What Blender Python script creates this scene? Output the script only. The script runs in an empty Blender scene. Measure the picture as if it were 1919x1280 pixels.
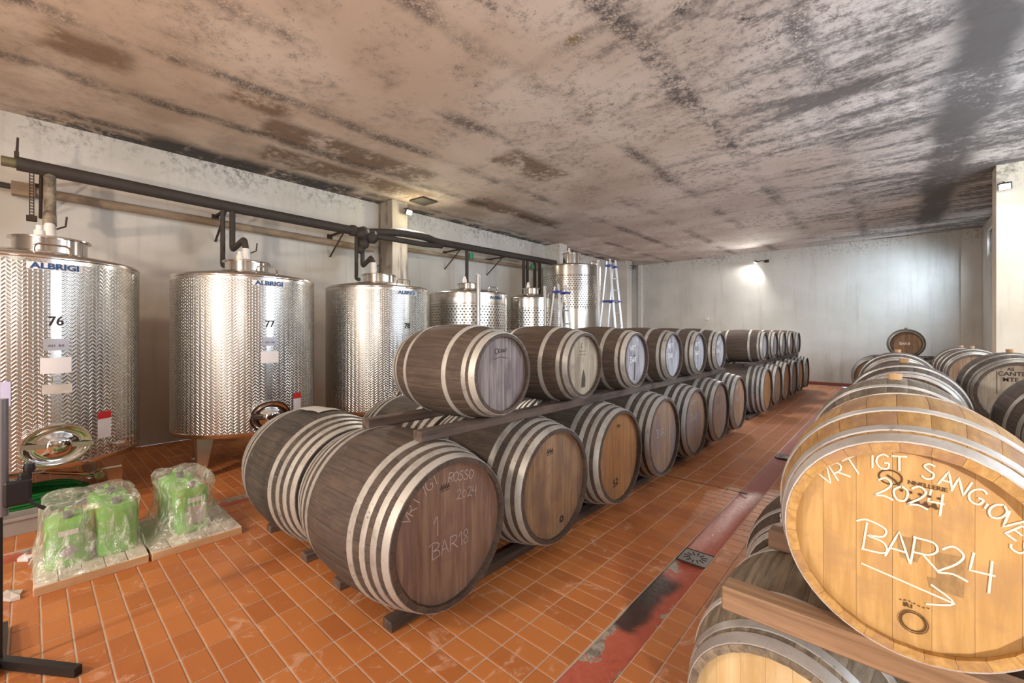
import bpy, bmesh, math, random
from mathutils import Vector, Matrix
random.seed(7)
PI = math.pi
SC = bpy.context.scene
COL = SC.collection

# ------------------------------------------------------------------ camera, world, light, exposure
H = 1.72
cam_d = bpy.data.cameras.new('camera'); cam = bpy.data.objects.new('camera', cam_d); COL.objects.link(cam)
cam.location = (0, 0, H)
cam.rotation_euler = (PI / 2, 0, math.atan(718 / 806.0))
cam_d.sensor_width = 36.0; cam_d.lens = 36.0 * 806 / 1919
cam_d.shift_y = -17.0 / 1919
cam_d.clip_start = 0.05; cam_d.clip_end = 100
SC.camera = cam
W = bpy.data.worlds.new('world'); SC.world = W; W.use_nodes = True
W.node_tree.nodes['Background'].inputs[0].default_value = (0.75, 0.85, 1.0, 1)
W.node_tree.nodes['Background'].inputs[1].default_value = 1.0
SC.view_settings.view_transform = 'Standard'; SC.view_settings.look = 'None'
SC.view_settings.gamma = 1.0; SC.view_settings.use_curve_mapping = False
SC.view_settings.exposure = 0.0

def area(name, loc, rot, sx, sy, power, col):
    l = bpy.data.lights.new(name, 'AREA'); l.shape = 'RECTANGLE'; l.size = sx; l.size_y = sy
    l.energy = power; l.color = col
    o = bpy.data.objects.new(name, l); COL.objects.link(o); o.location = loc; o.rotation_euler = rot
    return o
def spot(name, loc, target, power, col, ang=120, blend=0.6, rad=0.05):
    l = bpy.data.lights.new(name, 'SPOT'); l.energy = power; l.color = col
    l.spot_size = math.radians(ang); l.spot_blend = blend; l.shadow_soft_size = rad
    o = bpy.data.objects.new(name, l); COL.objects.link(o); o.location = loc
    o.rotation_euler = (Vector(target) - Vector(loc)).to_track_quat('-Z', 'Y').to_euler()
    return o
COOL = (0.72, 0.86, 1.0); WARM = (1.0, 0.80, 0.62); NEUT = (1.0, 0.93, 0.84)
# daylight through the openings of the cellar (doors in the right and near walls, high slit far right)
area('daylight_side_door', (4.40, 5.6, 1.75), (0, PI / 2, 0), 3.3, 3.6, 330, COOL)
area('daylight_near_door', (-1.2, -4.40, 1.9), (PI / 2, 0, 0), 3.6, 3.4, 95, NEUT)
area('daylight_high_window', (4.42, 8.3, 3.85), (0, PI / 2, 0), 0.8, 3.2, 170, COOL)
sl = area('daylight_slit', (1.66, 15.5, 3.95), (0, math.radians(62), math.radians(-24)), 0.5, 1.2, 58, COOL); sl.data.spread = math.radians(100)
# added fill lights without fixtures, unseen behind the camera, mostly aimed at the ceiling
spot('fill_near_a', (-3.2, -3.6, 2.2), (-4.5, 1.5, 4.5), 560, WARM, 150, 1.0, 0.12)
spot('fill_near_b', (2.6, -2.5, 2.4), (-1.0, 8.0, 4.5), 1050, NEUT, 130, 1.0, 0.12)
spot('fill_near_c', (-3.0, -3.9, 4.2), (-5.5, 1.5, 0.0), 520, WARM, 140, 1.0, 0.25)
# the visible flood lamps, and last an added fill light
spot('flood_pier_left', (-7.62, 5.36, 4.24), (-4.5, 5.0, 0.0), 230, NEUT, 150, 0.8, 0.05)
p_ = bpy.data.lights.new('pier_lamp_spill', 'POINT'); p_.energy = 14; p_.color = (1.0, 0.92, 0.62); p_.shadow_soft_size = 0.05
po = bpy.data.objects.new('pier_lamp_spill', p_); COL.objects.link(po); po.location = (-7.50, 5.40, 4.16)
spot('flood_far', (-3.62, 16.92, 4.13), (-4.3, 17.1, 3.0), 75, NEUT, 130, 0.7, 0.05)
spot('flood_far_down', (-3.62, 16.8, 4.13), (-3.9, 12.0, 0.0), 380, NEUT, 150, 0.8, 0.05)
spot('flood_pier_right', (1.36, 10.68, 4.10), (1.1, 8.0, 0.0), 200, NEUT, 150, 0.8, 0.05)
spot('fill_mid', (-3.2, 11.0, 4.3), (-3.2, 12.5, 0), 420, NEUT, 165, 1.0, 0.3)  # added fill over the middle bays, no lamp hangs here

# ------------------------------------------------------------------ node helpers
class X:
    """a socket with arithmetic"""
    def __init__(s, t, k): s.t = t; s.k = k
    def _m(s, op, *a, clamp=False):
        n = s.t.nodes.new('ShaderNodeMath'); n.operation = op; n.use_clamp = clamp
        for i, v in enumerate((s,) + a):
            if isinstance(v, X): s.t.links.new(v.k, n.inputs[i])
            else: n.inputs[i].default_value = float(v)
        return X(s.t, n.outputs[0])
    def __add__(s, o): return s._m('ADD', o)
    def __radd__(s, o): return s._m('ADD', o)
    def __sub__(s, o): return s._m('SUBTRACT', o)
    def __rsub__(s, o): return (s * -1.0) + o
    def __mul__(s, o): return s._m('MULTIPLY', o)
    def __rmul__(s, o): return s._m('MULTIPLY', o)
    def __truediv__(s, o): return s._m('DIVIDE', o)
    def abs(s): return s._m('ABSOLUTE')
    def fract(s): return s._m('FRACT')
    def floor(s): return s._m('FLOOR')
    def sin(s): return s._m('SINE')
    def gt(s, o): return s._m('GREATER_THAN', o)
    def lt(s, o): return s._m('LESS_THAN', o)
    def max(s, o): return s._m('MAXIMUM', o)
    def min(s, o): return s._m('MINIMUM', o)
    def pow(s, o): return s._m('POWER', o)
    def ss(s, a, b):
        n = s.t.nodes.new('ShaderNodeMapRange'); n.interpolation_type = 'SMOOTHSTEP'
        s.t.links.new(s.k, n.inputs[0]); n.inputs[1].default_value = a; n.inputs[2].default_value = b
        return X(s.t, n.outputs[0])
class M:
    """material under construction"""
    def __init__(s, name, rough=0.6, metal=0.0, col=(0.5, 0.5, 0.5), spec=0.5):
        s.m = bpy.data.materials.new(name); s.m.use_nodes = True; s.t = s.m.node_tree
        s.b = s.t.nodes['Principled BSDF']
        s.b.inputs['Base Color'].default_value = (*col, 1); s.b.inputs['Roughness'].default_value = rough
        s.b.inputs['Metallic'].default_value = metal; s.b.inputs['Specular IOR Level'].default_value = spec
    def n(s, ty, **kw):
        n = s.t.nodes.new(ty)
        for k, v in kw.items(): setattr(n, k, v)
        return n
    def link(s, a, b): s.t.links.new(a.k if isinstance(a, X) else a, b)
    def obj(s): return s.n('ShaderNodeTexCoord').outputs['Object']
    def geo(s): return s.n('ShaderNodeNewGeometry').outputs['Position']
    def uv(s): return s.n('ShaderNodeTexCoord').outputs['UV']
    def split(s, v):
        n = s.n('ShaderNodeSeparateXYZ'); s.link(v, n.inputs[0]); return [X(s.t, o) for o in n.outputs]
    def map(s, v, sc=(1, 1, 1), loc=(0, 0, 0), rot=(0, 0, 0)):
        n = s.n('ShaderNodeMapping'); s.link(v, n.inputs[0]); n.inputs[3].default_value = sc
        n.inputs[1].default_value = loc; n.inputs[2].default_value = rot; return n.outputs[0]
    def noise(s, v, sc=5, det=4, rough=0.55, dist=0.0):
        n = s.n('ShaderNodeTexNoise'); s.link(v, n.inputs['Vector']); n.inputs['Scale'].default_value = sc
        n.inputs['Detail'].default_value = det; n.inputs['Roughness'].default_value = rough
        n.inputs['Distortion'].default_value = dist; return X(s.t, n.outputs[0])
    def rnd(s):
        a = s.n('ShaderNodeObjectInfo').outputs['Random']
        b = s.n('ShaderNodeAttribute', attribute_name='rnd').outputs['Fac']
        return (X(s.t, a) + X(s.t, b)).fract()
    def mix(s, f, a, b, mode='MIX'):
        n = s.n('ShaderNodeMix', data_type='RGBA', blend_type=mode)
        for v, i in ((f, 0), (a, 6), (b, 7)):
            if isinstance(v, (tuple, list)): n.inputs[i].default_value = (*v[:3], 1)
            elif isinstance(v, (int, float)): n.inputs[i].default_value = v
            else: s.link(v, n.inputs[i])
        return n.outputs[2]
    def col(s, c): s.link(c, s.b.inputs['Base Color']); return s
    def rough(s, r): s.link(r, s.b.inputs['Roughness']); return s
    def bump(s, h, strength=0.3, dist=0.01):
        n = s.n('ShaderNodeBump'); n.inputs['Strength'].default_value = strength
        n.inputs['Distance'].default_value = dist; s.link(h, n.inputs['Height'])
        s.link(n.outputs[0], s.b.inputs['Normal']); return s

def plain(name, col, rough=0.5, metal=0.0, var=0.15):
    m = M(name, rough, metal, col)
    f = m.noise(m.obj(), 9, 3)
    m.col(m.mix(f, tuple(c * (1 - var) for c in col), tuple(min(1, c * (1 + var)) for c in col)))
    return m.m

def wood(name, dark, light, across=30.0, along=1.6, axis='x', rough=0.75, stain=None, stain_amt=0.5, stain_sc=2.5, var=0.35, spots=0.0):
    m = M(name, rough)
    o = m.obj(); r = m.rnd()
    cx = m.n('ShaderNodeCombineXYZ')
    for i in range(3): m.link(r * 17.0, cx.inputs[i])
    ad = m.n('ShaderNodeVectorMath'); ad.operation = 'ADD'; m.link(o, ad.inputs[0]); m.link(cx.outputs[0], ad.inputs[1])
    v = ad.outputs[0]
    sc = {'x': (along, across, across), 'y': (across, along, across), 'z': (across, across, along)}[axis]
    g = m.noise(m.map(v, sc), 1.0, 5, 0.65, 0.3)
    c = m.mix(g.ss(0.3, 0.72), dark, light)
    if stain:
        s_ = m.noise(v, stain_sc, 5, 0.6, 0.4)
        c = m.mix(s_.ss(0.46, 0.66) * stain_amt, c, stain)
    if spots:
        sp = m.noise(v, 17, 5, 0.7)
        c = m.mix(sp.ss(0.66, 0.74) * spots, c, (0.6, 0.55, 0.5))
    hsv = m.n('ShaderNodeHueSaturation'); m.link(c, hsv.inputs['Color']); m.link(r * var + (1 - var / 2), hsv.inputs['Value'])
    m.col(hsv.outputs[0]); m.bump(g, 0.25, 0.004)
    return m.m

# --- room materials
def make_ceiling_mat():
    m = M('mouldy_concrete_ceiling', 0.9)
    p = m.obj(); x, y, z = m.split(p)
    big = m.noise(p, 0.45, 3); mid = m.noise(p, 1.6, 5, 0.6); fine = m.noise(p, 9, 6, 0.7); grit = m.noise(p, 38, 4, 0.75)
    streak = m.noise(m.map(p, (0.42, 1.7, 1)), 1.2, 6, 0.66, 0.5)
    base = m.mix(big.ss(0.35, 0.65), (0.66, 0.53, 0.42), (0.80, 0.70, 0.60))
    base = m.mix(mid.ss(0.45, 0.75) * 0.5, base, (0.47, 0.36, 0.28))
    cool_light = x.ss(-3.5, 1.0).max(y.ss(5.0, 12.0))  # light tint painted in: cooler base right and far, offsetting orange bounce
    base = m.mix(cool_light, base, m.mix(big.ss(0.4, 0.6), (0.62, 0.60, 0.58), (0.78, 0.77, 0.76)))
    # faint rectangular formwork marks
    wx = (mid - 0.5) * 0.22; wy = (m.noise(p, 2.3, 3) - 0.5) * 0.22
    gx = ((x + wx + 6.78) / 1.23 + 0.5).fract() - 0.5
    gy = ((y + wy - 5.4) / 1.86 + 0.5).fract() - 0.5
    ax = gx.abs() * 1.23; ay = gy.abs() * 1.86
    lx = 1.0 - ax.ss(0.03, 0.20); ly = 1.0 - ay.ss(0.02, 0.15)
    patch = m.noise(p, 0.8, 4, 0.6)
    px = lx * patch.ss(0.38, 0.60); py = ly * m.noise(m.map(p, (1, 1, 1), (7, 3, 1)), 0.9, 3).ss(0.40, 0.6) * x.ss(-4.5, -1.5)
    line = (px.max(py)) * (fine * 0.7 + grit * 0.9).ss(0.62, 0.86)
    # mould growing in streaks towards the right side and far end
    dens = x.ss(-4.5, 1.2) * 0.21 + y.ss(1.0, 9.0) * 0.02
    mould = ((streak + dens + (fine - 0.5) * 0.45 + (grit - 0.5) * 0.22)).ss(0.60, 0.84)
    mould = mould * x.ss(-6.5, 0.0)
    spk = (fine * 0.6 + grit * 0.5 + mid * 0.25 + big * 0.15).ss(0.785, 0.90)
    # the heavy blot crossing the right-hand bays, the black edge over the left wall
    def box(x0, x1, y0, y1, f=0.25, w=0.5):
        xx = x + (mid - 0.5) * w; yy = y + (patch - 0.5) * w * 1.5
        return xx.ss(x0 - f, x0 + f) * (1.0 - xx.ss(x1 - f, x1 + f)) * yy.ss(y0 - f, y0 + f) * (1.0 - yy.ss(y1 - f, y1 + f))
    blot = box(0.35, 0.95, 4.5, 15.5, 0.16, 0.5) * (fine * 0.5 + grit * 0.3 + patch * 0.6).ss(0.45, 0.66)
    band = box(-2.00, -1.72, 2.2, 7.6, 0.07, 0.25) * (fine * 0.6 + grit * 0.4 + mid * 0.3).ss(0.56, 0.76)
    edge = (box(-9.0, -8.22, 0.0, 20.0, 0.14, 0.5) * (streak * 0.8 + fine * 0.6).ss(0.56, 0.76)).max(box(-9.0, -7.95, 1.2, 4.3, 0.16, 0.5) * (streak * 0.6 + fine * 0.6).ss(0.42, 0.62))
    damp = (1.0 - x.ss(-7.4, -5.0)) * (m.noise(p, 1.1, 5, 0.6)).ss(0.38, 0.62)
    redge = x.ss(0.6, 1.6) * y.ss(8.0, 12.0) * (streak + fine * 0.4).ss(0.55, 0.8)
    brown = box(-6.75, -6.10, 2.2, 4.9, 0.10, 0.25).max(box(-7.75, -7.05, 2.4, 5.6, 0.10, 0.3)).max(box(-6.25, -5.75, 0.1, 0.75, 0.12, 0.5)).max(box(-5.0, -4.35, 4.9, 6.4, 0.12, 0.5)).max(box(-7.0, -6.4, 6.2, 9.2, 0.15, 0.5) ).max(box(-6.05, -5.7, 1.6, 2.3, 0.1, 0.3))
    brown = brown * (fine * 0.5 + mid * 0.7).ss(0.45, 0.62)
    c = m.mix(damp * 0.45, base, (0.34, 0.25, 0.18))
    c = m.mix(mid.ss(0.40, 0.62) * fine.ss(0.4, 0.6) * 0.28, c, (0.33, 0.28, 0.25))
    c = m.mix(brown * 0.8, c, (0.20, 0.125, 0.075))
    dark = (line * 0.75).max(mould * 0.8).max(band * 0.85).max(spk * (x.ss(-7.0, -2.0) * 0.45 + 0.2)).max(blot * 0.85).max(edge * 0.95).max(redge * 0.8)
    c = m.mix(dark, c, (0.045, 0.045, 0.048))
    # two ochre blooms
    def dotm(cx, cy, r):
        d = ((x - cx).pow(2.0) + (y - cy).pow(2.0)).pow(0.5)
        return (1.0 - d.ss(r * 0.3, r)) * (grit * 0.6 + fine * 0.6).ss(0.5, 0.75)
    c = m.mix(dotm(-2.32, 3.50, 0.13), c, (0.22, 0.14, 0.02))
    c = m.mix(dotm(-1.40, 3.78, 0.12).max(dotm(-1.02, 4.29, 0.11)), c, (0.05, 0.05, 0.04))
    m.col(c); m.bump(fine * 0.6 + grit * 0.4, 0.25, 0.01)
    return m.m

def make_wall_mat(name, c1, c2, top_mould=0.8, dirt=0.35):
    m = M(name, 0.85)
    p = m.obj(); x, y, z = m.split(p)
    drip = m.noise(m.map(p, (5, 5, 0.5)), 1.3, 5, 0.6)
    big = m.noise(p, 0.7, 4); fine = m.noise(p, 13, 5, 0.7)
    c = m.mix(big.ss(0.35, 0.65), c1, c2)
    c = m.mix(drip.ss(0.5, 0.8 if dirt < .5 else 0.62) * dirt, c, tuple(v * (0.62 if dirt < .5 else 0.3) for v in c1))
    low = (1.0 - z.ss(0.1, 1.5)) * (0.35 + drip)
    c = m.mix(low * 0.75, c, (0.30, 0.26, 0.20))
    topm = z.ss(4.0, 4.55) * (fine * 0.8 + big * 0.5).ss(0.62, 0.86) * top_mould
    spk = (fine * 0.75 + big * 0.35).ss(0.70, 0.86) * 0.45
    c = m.mix(topm.max(spk), c, (0.09, 0.085, 0.07))
    m.col(c); m.bump(fine, 0.2, 0.008)
    return m.m

def make_tile_mat():
    m = M('terracotta_tile', 0.42, spec=0.45)
    p = m.geo(); r = m.rnd(); x, y, z = m.split(p)
    big = m.noise(p, 0.9, 4, 0.6); fine = m.noise(p, 22, 5, 0.7); sc = m.noise(m.map(p, (1, 1, 1), (0, 0, 0), (0, 0, 0.9)), 5.0, 6, 0.7, 1.2)
    c = m.mix(r, (0.47, 0.160, 0.045), (0.60, 0.225, 0.065))
    c = m.mix(big.ss(0.45, 0.7) * 0.55, c, (0.42, 0.13, 0.055))
    c = m.mix(fine.ss(0.5, 0.8) * 0.3, c, (0.55, 0.27, 0.12))
    c = m.mix(sc.ss(0.56, 0.68) * 0.5, c, (0.78, 0.50, 0.36))
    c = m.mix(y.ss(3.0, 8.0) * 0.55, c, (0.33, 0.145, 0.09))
    m.col(c); m.rough(fine * 0.3 + sc * 0.2 + 0.22); m.bump(fine * 0.5 + sc * 0.5, 0.15, 0.004)
    return m.m
def make_red_paint():
    m = M('flaking_red_floor_paint', 0.35)
    p = m.geo(); x, y, z = m.split(p)
    a = m.noise(p, 3.1, 5, 0.65, 0.5); f = m.noise(p, 24, 5, 0.7)
    c = m.mix(f, (0.42, 0.075, 0.042), (0.56, 0.17, 0.11))
    c = m.mix(y.ss(3.5, 6.0) * 0.7, c, (0.30, 0.12, 0.105))
    edge = (x + 1.13).abs().min((x + 5.055).abs())
    gone = (a * 1.25 + edge * 1.9 + (f - 0.5) * 0.25 - y.ss(3.2, 4.2) * 0.6).ss(0.80, 0.84)
    c = m.mix(gone, c, m.mix(f.ss(0.3, 0.7), (0.17, 0.15, 0.13), (0.50, 0.44, 0.36)))
    blk = y.ss(2.28, 2.34) * (1.0 - y.ss(2.95, 3.1)) * (1.0 - (x + 1.19 + (a - 0.5) * 0.2).ss(0.02, 0.10))
    c = m.mix(blk * 0.92, c, (0.03, 0.028, 0.026))
    m.col(c); m.rough(f * 0.5 + 0.1); m.bump(a * 0.5 + f * 0.5, 0.6, 0.012)
    return m.m

def steel(name, pattern=None, seam=0.0, r=0.82, rough=0.2, col=(0.66, 0.64, 0.60), zt=99, patz=None):
    m = M(name, rough, 1.0, col)
    u, v, _ = m.split(m.uv())
    big = m.noise(m.map(m.obj(), (1, 1, 0.15)), 4, 3)
    m.col(m.mix(big, tuple(c * 0.85 for c in col), tuple(min(1, c * 1.1) for c in col)))
    if pattern == 'chevron':
        cu = u / 0.062; tri = (cu.fract() - 0.5).abs() * 2.0
        ph = v / 0.036 + tri * 0.9
        rid = (ph.fract() - 0.5).abs() * 2.0
        half = (cu * 2.0).fract(); groove = (half - 0.5).abs().ss(0.36, 0.5)
        h = rid.ss(0.15, 0.85) * (1.0 - groove)
        mask = (u - seam).abs().gt(0.035) * v.lt(zt)
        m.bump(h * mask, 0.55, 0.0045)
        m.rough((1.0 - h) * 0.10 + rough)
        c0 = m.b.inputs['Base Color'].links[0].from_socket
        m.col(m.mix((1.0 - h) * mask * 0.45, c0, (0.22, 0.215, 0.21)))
    if pattern == 'dimple':
        row = (v / 0.052).floor(); uu = (u / 0.070 + row * 0.5).fract() - 0.5; vv = (v / 0.052).fract() - 0.5
        d = (uu.pow(2.0) * 1.6 + vv.pow(2.0) * 2.2).pow(0.5)
        h = d.ss(0.08, 0.42)
        zm = (v - patz[0]).gt(0) * (v - patz[1]).lt(0)
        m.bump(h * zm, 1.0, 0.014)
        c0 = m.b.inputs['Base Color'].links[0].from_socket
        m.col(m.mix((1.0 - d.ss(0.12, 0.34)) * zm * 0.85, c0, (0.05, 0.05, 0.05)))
    return m.m

MAT = {}
MAT['ceiling'] = make_ceiling_mat()
MAT['wall'] = make_wall_mat('stained_white_plaster', (0.60, 0.575, 0.52), (0.70, 0.68, 0.64))
MAT['wall_far'] = make_wall_mat('far_white_plaster', (0.60, 0.61, 0.57), (0.70, 0.71, 0.69))
MAT['wall_cream'] = make_wall_mat('cream_plaster', (0.66, 0.58, 0.45), (0.76, 0.69, 0.56))
MAT['pier'] = make_wall_mat('bare_concrete_pier', (0.36, 0.32, 0.27), (0.58, 0.53, 0.46), 1.0, 0.85)
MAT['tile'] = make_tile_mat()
MAT['grout'] = plain('pale_grout', (0.60, 0.50, 0.42), 0.9)
MAT['grout_dark'] = plain('dark_joint', (0.06, 0.05, 0.04), 0.9)
MAT['redpaint'] = make_red_paint()
MAT['pipe'] = plain('dark_pipe_insulation', (0.050, 0.040, 0.034), 0.7, 0, 0.4)
MAT['pipe_tan'] = wood('rusty_tan_pipe', (0.20, 0.14, 0.09), (0.40, 0.31, 0.22), 4, 1, 'y')
MAT['rust'] = plain('rusty_iron', (0.07, 0.05, 0.038), 0.7, 0.4, 0.5)
MAT['lagging'] = wood('mould_spotted_lagging', (0.10, 0.08, 0.055), (0.42, 0.35, 0.26), 9, 9, 'z')
MAT['white_plastic'] = plain('white_plastic', (0.80, 0.78, 0.74), 0.4)
MAT['paper'] = plain('white_paper', (0.82, 0.81, 0.84), 0.7, 0, 0.04)
MAT['paper_lilac'] = plain('lilac_paper', (0.55, 0.55, 0.80), 0.7, 0, 0.08)
MAT['paper_print'] = plain('old_printed_paper', (0.62, 0.58, 0.54), 0.8, 0, 0.3)
MAT['plate'] = plain('engraved_plate', (0.42, 0.41, 0.45), 0.4, 0.3, 0.1)
MAT['red_print'] = plain('red_print', (0.62, 0.02, 0.02), 0.6)
MAT['blue_print'] = plain('blue_lettering', (0.015, 0.07, 0.20), 0.5)
MAT['black_print'] = plain('black_lettering', (0.03, 0.02, 0.02), 0.6)
MAT['ink'] = plain('burnt_stamp', (0.10, 0.05, 0.02), 0.8)
MAT['ink_dark'] = plain('dark_stamp', (0.035, 0.025, 0.03), 0.8)
MAT['chalk'] = plain('white_chalk', (0.86, 0.80, 0.70), 0.9, 0, 0.1)
MAT['chalk_faint'] = plain('faint_chalk', (0.42, 0.34, 0.31), 0.9, 0, 0.2)
MAT['chrome'] = M('polished_chrome', 0.07, 1.0, (0.78, 0.77, 0.75)).m
MAT['steel'] = steel('brushed_steel', rough=0.24)
MAT['steel_smooth'] = steel('smooth_steel', rough=0.16, col=(0.70, 0.67, 0.63))
MAT['alu'] = plain('aluminium', (0.62, 0.62, 0.63), 0.35, 0.85, 0.1)
MAT['blue_plastic'] = plain('blue_plastic', (0.03, 0.06, 0.30), 0.4)
MAT['black'] = plain('black_metal', (0.020, 0.019, 0.020), 0.45, 0.2)
MAT['grey_tube'] = plain('grey_tube', (0.20, 0.19, 0.20), 0.4, 0.5)
MAT['green_hose'] = plain('green_hose', (0.01, 0.22, 0.04), 0.45)
MAT['green_valve'] = plain('green_valve_body', (0.02, 0.25, 0.12), 0.5)
MAT['grey_crate'] = plain('grey_plastic', (0.36, 0.33, 0.31), 0.5)
MAT['hoop'] = None
def hoop_mat(name, base, dark, amt):
    m = M(name, 0.48, 0.35, base)
    p = m.obj(); a = m.noise(p, 5, 5, 0.7); f = m.noise(p, 34, 3, 0.6); r = m.rnd()
    c = m.mix(a.ss(0.45, 0.7) * amt, base, dark)
    c = m.mix(f.ss(0.62, 0.74) * 0.6, c, (0.16, 0.13, 0.10))
    hsv = m.n('ShaderNodeHueSaturation'); m.link(c, hsv.inputs['Color']); m.link(r * 0.3 + 0.85, hsv.inputs['Value'])
    m.col(hsv.outputs[0]); m.bump(f, 0.15, 0.003)
    return m.m
MAT['hoop'] = hoop_mat('galvanised_hoop', (0.50, 0.49, 0.46), (0.30, 0.27, 0.24), 0.8)
MAT['hoop_dark'] = hoop_mat('weathered_hoop', (0.34, 0.33, 0.30), (0.16, 0.14, 0.12), 0.8)
MAT['hoop_pale'] = hoop_mat('dusty_hoop', (0.58, 0.56, 0.54), (0.42, 0.38, 0.34), 0.9)
MAT['stave_dark'] = wood('wine_darkened_oak_staves', (0.058, 0.043, 0.037), (0.105, 0.078, 0.065), 60, 3.0, stain=(0.15, 0.10, 0.065), stain_amt=0.45, stain_sc=4, var=0.22, spots=0.25)
MAT['stave_black'] = wood('blackened_oak_staves', (0.042, 0.037, 0.034), (0.082, 0.069, 0.060), 60, 3.0, stain=(0.12, 0.095, 0.065), stain_amt=0.4, stain_sc=4, var=0.2, spots=0.5)
MAT['stave_brown'] = wood('brown_oak_staves', (0.062, 0.044, 0.034), (0.125, 0.088, 0.066), 55, 3.0, stain=(0.065, 0.050, 0.045), stain_amt=0.5, stain_sc=4, var=0.2)
MAT['stave_grey'] = wood('greyed_oak_staves', (0.13, 0.10, 0.075), (0.33, 0.27, 0.19), 30, 2.0, stain=(0.10, 0.08, 0.06), stain_amt=0.6)
MAT['stave_honey'] = wood('honey_oak_staves', (0.40, 0.22, 0.07), (0.60, 0.37, 0.13), 40, 2.0, stain=(0.34, 0.19, 0.12), stain_amt=0.8, stain_sc=5, var=0.10)
MAT['head_honey'] = wood('new_oak_head', (0.50, 0.29, 0.095), (0.64, 0.40, 0.155), 40, 4, 'z', 0.6, stain=(0.42, 0.25, 0.12), stain_amt=0.55, stain_sc=7, var=0.07)
MAT['head_pale_new'] = wood('pale_new_oak_head', (0.60, 0.42, 0.19), (0.84, 0.66, 0.40), 16, 1.6, 'z', 0.6, stain=(0.55, 0.33, 0.12), stain_amt=0.4, var=0.12)
MAT['head_orange'] = wood('orange_oak_head', (0.28, 0.125, 0.042), (0.45, 0.22, 0.085), 22, 1.6, 'z', stain=(0.22, 0.13, 0.09), stain_amt=0.6, var=0.18)
MAT['head_tan'] = wood('tan_oak_head', (0.22, 0.125, 0.065), (0.38, 0.25, 0.15), 22, 1.6, 'z', stain=(0.16, 0.105, 0.085), stain_amt=0.6, var=0.2)
MAT['head_mixed'] = wood('violet_stained_orange_head', (0.21, 0.115, 0.065), (0.36, 0.22, 0.135), 22, 1.6, 'z', stain=(0.20, 0.15, 0.155), stain_amt=0.85, stain_sc=1.6, var=0.15)
MAT['head_brown'] = wood('red_brown_oak_head', (0.150, 0.085, 0.060), (0.28, 0.180, 0.130), 22, 1.6, 'z', stain=(0.15, 0.09, 0.085), stain_amt=0.6, var=0.2)
MAT['head_violet'] = wood('wine_stained_grey_head', (0.15, 0.125, 0.13), (0.34, 0.30, 0.30), 34, 1.4, 'z', stain=(0.10, 0.07, 0.085), stain_amt=0.6, var=0.15)
MAT['head_pale'] = wood('pale_grey_oak_head', (0.30, 0.25, 0.185), (0.50, 0.44, 0.345), 20, 1.4, 'z', stain=(0.20, 0.16, 0.13), stain_amt=0.6, var=0.25)
MAT['head_dusty'] = wood('dusty_blue_grey_head', (0.26, 0.25, 0.27), (0.50, 0.49, 0.52), 20, 1.4, 'z', stain=(0.17, 0.15, 0.16), stain_amt=0.7, var=0.2)
MAT['chime'] = wood('chime_wood', (0.16, 0.11, 0.07), (0.34, 0.24, 0.15), 30, 3)
MAT['cork'] = wood('bung_wood', (0.42, 0.25, 0.12), (0.60, 0.40, 0.22), 20, 3, 'z')
MAT['rail'] = wood('dark_rail_wood', (0.050, 0.036, 0.030), (0.135, 0.095, 0.078), 22, 1.3, 'y', stain=(0.20, 0.13, 0.10), stain_amt=0.4)
MAT['rail_x'] = wood('brown_rail_wood', (0.22, 0.125, 0.065), (0.42, 0.26, 0.15), 26, 1.3, 'x', stain=(0.20, 0.14, 0.11), stain_amt=0.5)
MAT['pine'] = wood('raw_pine', (0.62, 0.38, 0.19), (0.80, 0.56, 0.34), 18, 1.5, 'y', stain=(0.45, 0.24, 0.1), stain_amt=0.3)
MAT['wedge'] = wood('orange_wedge_wood', (0.42, 0.22, 0.07), (0.58, 0.33, 0.12), 18, 1.5, 'y')
MAT['board'] = wood('film_whitened_pine', (0.60, 0.50, 0.42), (0.82, 0.78, 0.72), 18, 6, 'y')
MAT['jug'] = plain('green_plastic_jug', (0.22, 0.58, 0.11), 0.35, 0, 0.25)
MAT['cap'] = plain('grey_cap', (0.16, 0.17, 0.19), 0.5)
def film_mat():
    m = M('clear_wrap_film', 0.12, 0, (0.85, 0.88, 0.86))
    p = m.obj(); a = m.noise(m.map(p, (1, 1, 0.45)), 9, 4, 0.6, 2.0); b = m.noise(m.map(p, (1, 1, 0.2)), 26, 4, 0.65, 0.6)
    tr = m.n('ShaderNodeBsdfTransparent'); gl = m.n('ShaderNodeBsdfGlossy'); gl.inputs['Roughness'].default_value = 0.16
    df = m.n('ShaderNodeBsdfDiffuse'); df.inputs[0].default_value = (0.85, 0.9, 0.82, 1)
    bp = m.n('ShaderNodeBump'); bp.inputs['Strength'].default_value = 0.8; bp.inputs['Distance'].default_value = 0.02
    m.link(a * 0.7 + b * 0.4, bp.inputs['Height'])
    m.link(bp.outputs[0], gl.inputs['Normal']); m.link(bp.outputs[0], df.inputs['Normal'])
    m1 = m.n('ShaderNodeMixShader'); m2 = m.n('ShaderNodeMixShader')
    m.link(b.ss(0.48, 0.68) * 0.50 + 0.13, m1.inputs[0]); m.link(tr.outputs[0], m1.inputs[1]); m.link(df.outputs[0], m1.inputs[2])
    m.link(a.ss(0.45, 0.65) * 0.25 + 0.07, m2.inputs[0]); m.link(m1.outputs[0], m2.inputs[1]); m.link(gl.outputs[0], m2.inputs[2])
    out = [n for n in m.t.nodes if n.type == 'OUTPUT_MATERIAL'][0]; m.link(m2.outputs[0], out.inputs[0])
    return m.m
MAT['film'] = film_mat()
def emis(name, col, s):
    m = M(name, 0.4, 0, (1, 1, 1)); m.b.inputs['Emission Color'].default_value = (*col, 1); m.b.inputs['Emission Strength'].default_value = s
    return m.m
MAT['lamp_glass'] = emis('lit_lamp_glass', (1, 0.97, 0.9), 30)
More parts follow.
